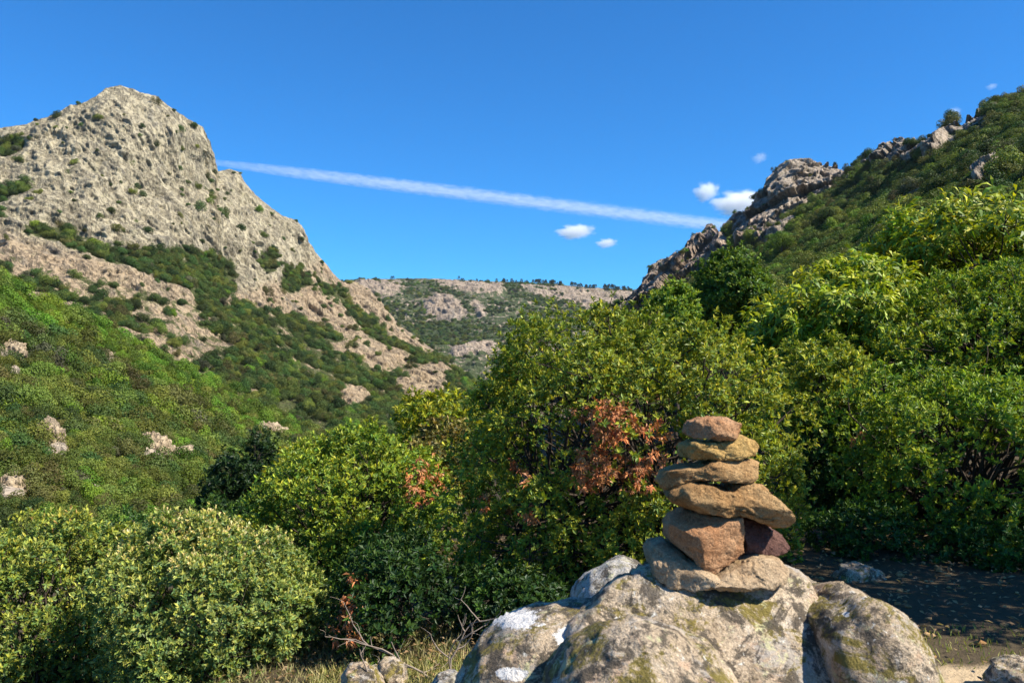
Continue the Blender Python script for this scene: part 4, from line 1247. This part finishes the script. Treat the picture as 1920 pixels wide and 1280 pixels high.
for q, (x, y, rx, ry) in enumerate(OUTCROPS):
    f_ = thin_plate(LH_CTRL)
    Y = float(f_(np.array(float(x)), np.array(float(y))))
    a = np.linspace(0, 2 * math.pi, 14, endpoint=False)
    k = 1 + 0.3 * np.random.default_rng(q).normal(size=14)
    ol = [(x + rx * 1.25 * math.cos(b) * kk, y + 2 - ry * 1.3 * math.sin(b) * kk + (0.3 * ry if math.sin(b) < 0 else 0)) for b, kk in zip(a, np.clip(k, 0.6, 1.4))]
    m = Y / F
    o = stone("rock_outcrop", ol, Y - 0.5, rx * m * 1.0, M_OUT, 0.6, n_big=rx * m * 0.5, s_big=rx * m * 0.7, n_mid=rx * m * 0.30, s_mid=rx * m * 0.28, n_fine=rx * m * 0.04, s_fine=rx * m * 0.07, seed=q, spots=None)
    tag(o, "pale rock outcrop breaking through the oak wood of the left hillside", "outcrop", "rock outcrops on the left hillside")

# ------------------------------------------------------------------ grass, dead wood, litter
def grass_mesh(n, x0, x1, y0, y1, h, cols, seed):
    r = np.random.default_rng(seed)
    x = r.uniform(x0, x1, n); y = r.uniform(y0, y1, n)
    z = ground_z(x, y)
    p = np.stack([x, y, z - 0.02], 1)
    th = r.uniform(0, 6.28, n); lean = r.uniform(0.1, 0.9, n)
    dv = unit(np.stack([np.cos(th) * lean, np.sin(th) * lean, np.ones(n)], 1))
    nv = unit(np.cross(dv, r.normal(size=(n, 3))))
    L = h * r.uniform(0.5, 1.3, n)
    v, f = leaf_quads(p, dv, nv, L, 0.005 + 0.004 * r.random(n), 0.03, 0.15)
    c = np.repeat((r.dirichlet(np.ones(len(cols)) * 0.5, n) @ np.asarray(cols)), 4, 0)
    return v, f, c
gb = Bag()
gb.add(*grass_mesh(9000, -1.25, -0.15, 3.6, 5.6, 0.11, [(0.42, 0.34, 0.13), (0.30, 0.30, 0.08), (0.52, 0.42, 0.20), (0.16, 0.22, 0.04)], 31))
gb.add(*grass_mesh(9000, -2.4, -0.3, 4.6, 7.0, 0.10, [(0.30, 0.25, 0.11), (0.20, 0.20, 0.07), (0.36, 0.29, 0.15), (0.10, 0.14, 0.03)], 33))
gb.add(*grass_mesh(600, 1.9, 3.4, 4.6, 5.3, 0.07, [(0.35, 0.32, 0.10), (0.2, 0.24, 0.05)], 32))
o = obj("dry_grass", gb.mesh("dry_grass", M_LEAF, (0, 0, 0)))
tag(o, "patch of dry yellow grass beside the left boulder", "grass", kind="stuff")
def dead_branch(px, py, Y, L, ang, lab, seed, n=7):
    r = np.random.default_rng(seed)
    b = Bag()
    p0 = at(np.array(float(px)), np.array(float(py)), np.array(Y))
    p0[2] = ground_z(p0[0], p0[1]) + 0.02
    d = np.array([math.cos(ang), 0.1, math.sin(ang)])
    e = p0 + d * L
    path = limb(b, p0, e, 0.007, 0.0025, 0.15, 8, 6)
    for k in range(n):
        s = path[r.integers(1, 8)]
        dd = unit(d + r.normal(size=3) * 0.7)
        pth = limb(b, s, s + dd * L * r.uniform(0.25, 0.6), 0.005, 0.0018, 0.2, 6, 5)
        for q in range(2):
            s2 = pth[r.integers(2, 6)]
            limb(b, s2, s2 + unit(dd + r.normal(size=3) * 0.7) * L * 0.2, 0.0025, 0.001, 0.2, 5, 4)
    o = obj("dead_branch", b.mesh("dead_branch", M_TWIG, p0, True), loc=p0)
    tag(o, lab, "branch", "dead branches lying at the foot of the bushes")
for q, (px, py, Y, L, ang, lab) in enumerate([
    (660, 1250, 4.3, 0.32, 1.35, "thin dead sprig standing upright by the small grey rock"),
    (600, 1275, 4.1, 0.35, 2.5, "bleached dead branch curling at the bottom edge"),
    (720, 1262, 4.2, 0.30, 0.25, "tangle of grey twigs lying over the small rocks"),
    (820, 1235, 4.7, 0.45, 0.55, "dead branch leaning toward the left boulder"),
    (805, 1225, 5.2, 0.5, 2.7, "dead branch lying in front of the big oak's foot"),
    (840, 1215, 5.0, 0.4, 1.1, "forked dead branch beside the left boulder"),
    (690, 1275, 3.9, 0.3, 2.9, "dark bent twig in the dry grass")]):
    dead_branch(px, py, Y, L, ang, lab, 50 + q)
r = np.random.default_rng(77)
n = 9000
x = r.uniform(-2.5, 6.5, n); y = r.uniform(3.8, 11, n)
ok = ~((np.abs(x - 2.6) < 1.6) & (y < 5.0) & (r.random(n) < 0.9))
x, y = x[ok], y[ok]; n = len(x)
p = np.stack([x, y, ground_z(x, y) + 0.035 + 0.02 * r.random(n)], 1)
th = r.uniform(0, 6.28, n)
dv = unit(np.stack([np.cos(th), np.sin(th), r.normal(size=n) * 0.25], 1)); nv = unit(np.stack([r.normal(size=n) * 0.4, r.normal(size=n) * 0.4, np.ones(n)], 1))
v, f = leaf_quads(p, dv, nv, r.uniform(0.03, 0.06, n), r.uniform(0.015, 0.026, n), 0.1)
lb = Bag(); lb.add(v, f, np.repeat(palette(n, [(0.30, 0.19, 0.09), (0.20, 0.12, 0.06), (0.40, 0.28, 0.14)]), 4, 0).clip(0, 1))
tag(obj("leaf_litter", lb.mesh("leaf_litter", M_LEAF, (0, 0, 0))), "brown fallen leaves scattered over the shaded ground", "leaf litter", kind="stuff")

v1, f1_ = ico(2)
rg = np.random.default_rng(91)
gvv, gff, off = [], [], 0
for q in range(420):
    x, y = (rg.uniform(1.2, 4.6), rg.uniform(3.6, 8.0)) if q < 300 else (rg.uniform(-1.9, -0.2), rg.uniform(3.9, 6.0))
    rs = 0.005 + 0.022 * rg.random() ** 3
    vv_ = v1 * (1 + 0.18 * rg.normal(size=(len(v1), 1))) * rs * np.array([1.2, 1, 0.7]) + np.array([x, y, float(ground_z(x, y)) + 0.02])
    gvv.append(vv_); gff.append(f1_ + off); off += len(v1)
tag(obj("gravel", mesh_np("gravel", np.concatenate(gvv), np.concatenate(gff), 3, M_STONE_TAN, True)), "small loose stones scattered over the bare ground", "gravel", kind="stuff")

# ------------------------------------------------------------------ clouds and contrail
def cloud_material(name, dens, size, thr=0.42, soft_=0.25, anis=0.3, edge=True):
    t = NT(name)
    tc = t.node("ShaderNodeTexCoord")
    n = t.noise(tc.outputs['Object'], size, 6, 0.62, 0.3)
    ln = t.node("ShaderNodeVectorMath", operation='LENGTH')
    t.link(tc.outputs['Object'], ln.inputs[0])
    fall = t.ramp(ln.outputs['Value'], 0.0, 1.0, 0.22, -0.42)
    d = t.ramp(t.math('ADD', n, fall), thr, thr + soft_, 0.0, dens)
    pv = t.node("ShaderNodeVolumePrincipled")
    pv.inputs['Color'].default_value = (0.97, 0.98, 1.0, 1)
    pv.inputs['Anisotropy'].default_value = anis
    t.link(d, pv.inputs['Density'])
    t.link(pv.outputs[0], t.out.inputs['Volume'])
    t.m.cycles.volume_step_rate = 0.35
    return t.m
CLY = 6500.0
def cloud(px, py, rx, ry, mat, label):
    c = at(np.array(float(px)), np.array(float(py)), np.array(CLY))
    v, f = ICO[4]
    o = obj("cloud", mesh_np("cloud", v, f, 3, mat), loc=c)
    rx *= 1.45; ry *= 1.5
    o.scale = (rx * CLY / F, rx * 0.8 * CLY / F, ry * CLY / F)
    tag(o, label, "cloud")
MC = cloud_material("cloud_vapour", 0.022, 1.9, thr=0.40, soft_=0.30)
MC2 = cloud_material("thin_cloud_vapour", 0.006, 1.5)
cloud(1325, 358, 34, 26, MC, "small white puff beside the largest cloud")
cloud(1388, 378, 72, 32, MC, "largest white cloud touching the right crags")
cloud(1080, 433, 52, 19, MC, "flat white cloud below the contrail")
cloud(1138, 455, 29, 13, MC, "smallest bright cloud low over the plateau")
cloud(1425, 295, 22, 15, MC2, "faint wisp of cloud above the largest cloud")
cloud(1788, 211, 22, 16, MC2, "faint wisp of cloud over the right mountain's ridge")
cloud(1860, 162, 16, 9, MC2, "tiny faint cloud fleck at the upper right of the sky")

# contrail: a long tube of thin ice haze
Yt = 9000.0
A = at(np.array(300.0), np.array(292.0), np.array(Yt)); B = at(np.array(1520.0), np.array(444.0), np.array(Yt))
ax = B - A; Lc = np.linalg.norm(ax)
v, f = ICO[4]
t = NT("contrail_ice")
tc = t.node("ShaderNodeTexCoord")
sep = t.node("ShaderNodeSeparateXYZ"); t.link(tc.outputs['Object'], sep.inputs[0])
mp = t.node("ShaderNodeMapping"); mp.inputs['Scale'].default_value = (16.0, 1.2, 1.5); t.link(tc.outputs['Object'], mp.inputs[0])
n = t.noise(mp.outputs[0], 2.2, 7, 0.65, 0.5)
r2 = t.math('SQRT', t.math('ADD', t.math('MULTIPLY', sep.outputs[1], sep.outputs[1]), t.math('MULTIPLY', sep.outputs[2], sep.outputs[2])))
core = t.ramp(t.math('ADD', r2, t.ramp(n, 0.3, 0.7, 0.18, -0.18)), 0.15, 0.98, 1.0, 0.0)
d = t.math('MULTIPLY', core, t.ramp(n, 0.25, 0.75, 0.35, 1.2))
end = t.ramp(sep.outputs[0], -0.85, -0.2, 0.55, 1.0)
d = t.math('MULTIPLY', t.math('MULTIPLY', d, end), 0.0062)
pv = t.node("ShaderNodeVolumePrincipled"); pv.inputs['Color'].default_value = (0.97, 0.99, 1, 1); t.link(d, pv.inputs['Density'])
t.link(pv.outputs[0], t.out.inputs['Volume'])
t.m.cycles.volume_step_rate = 0.05
# taper in the mesh: thinner and fainter toward the left end
vv = v.copy()
flat = np.clip(1.6 * (1 - vv[:, 0] ** 2), 0.0, 1) ** 0.5 / np.maximum(np.sqrt(np.maximum(1 - vv[:, 0] ** 2, 1e-4)), 1e-2)
wd = np.interp(vv[:, 0], [-1, -0.85, -0.5, 0.3, 1], [0.45, 0.5, 0.75, 1.05, 1.1])
vv[:, 1] *= flat * wd; vv[:, 2] *= flat * wd
o = obj("contrail", mesh_np("contrail", vv, f, 3, t.m), loc=(A + B) / 2)
o.rotation_euler = (0, math.atan2(-(ax[2]), ax[0]), 0)
o.scale = (Lc / 2, 110.0, 16.5 * Yt / F)
tag(o, "long white contrail slanting across the blue sky between the two mountains", "contrail")

# ------------------------------------------------------------------ air
HAZE = 1.3e-5
hx, hz0, hz1 = 6100.0, -140.0, 520.0
hv = np.array([[x, y + 5, z] for z in (hz0, hz1) for y in (-hx, hx) for x in (-hx, hx)], float)
hf = np.array([[0, 2, 3, 1], [4, 5, 7, 6], [0, 1, 5, 4], [2, 6, 7, 3], [0, 4, 6, 2], [1, 3, 7, 5]])
t = NT("haze")
pv = t.node("ShaderNodeVolumePrincipled")
pv.inputs['Color'].default_value = (0.80, 0.90, 1.0, 1)
pv.inputs['Density'].default_value = HAZE
t.link(pv.outputs[0], t.out.inputs['Volume'])
t.m.cycles.homogeneous_volume = True
o = obj("haze", mesh_np("haze", hv, hf, 4, t.m))
tag(o, kind="stuff")
#print("MAXZ", max(LM['P'][..., 2].max(), RM['P'][..., 2].max(), FR['P'][..., 2].max()), "MINZ", GZ.min(), LM['P'][...,2].min(), FR['P'][...,2].min())
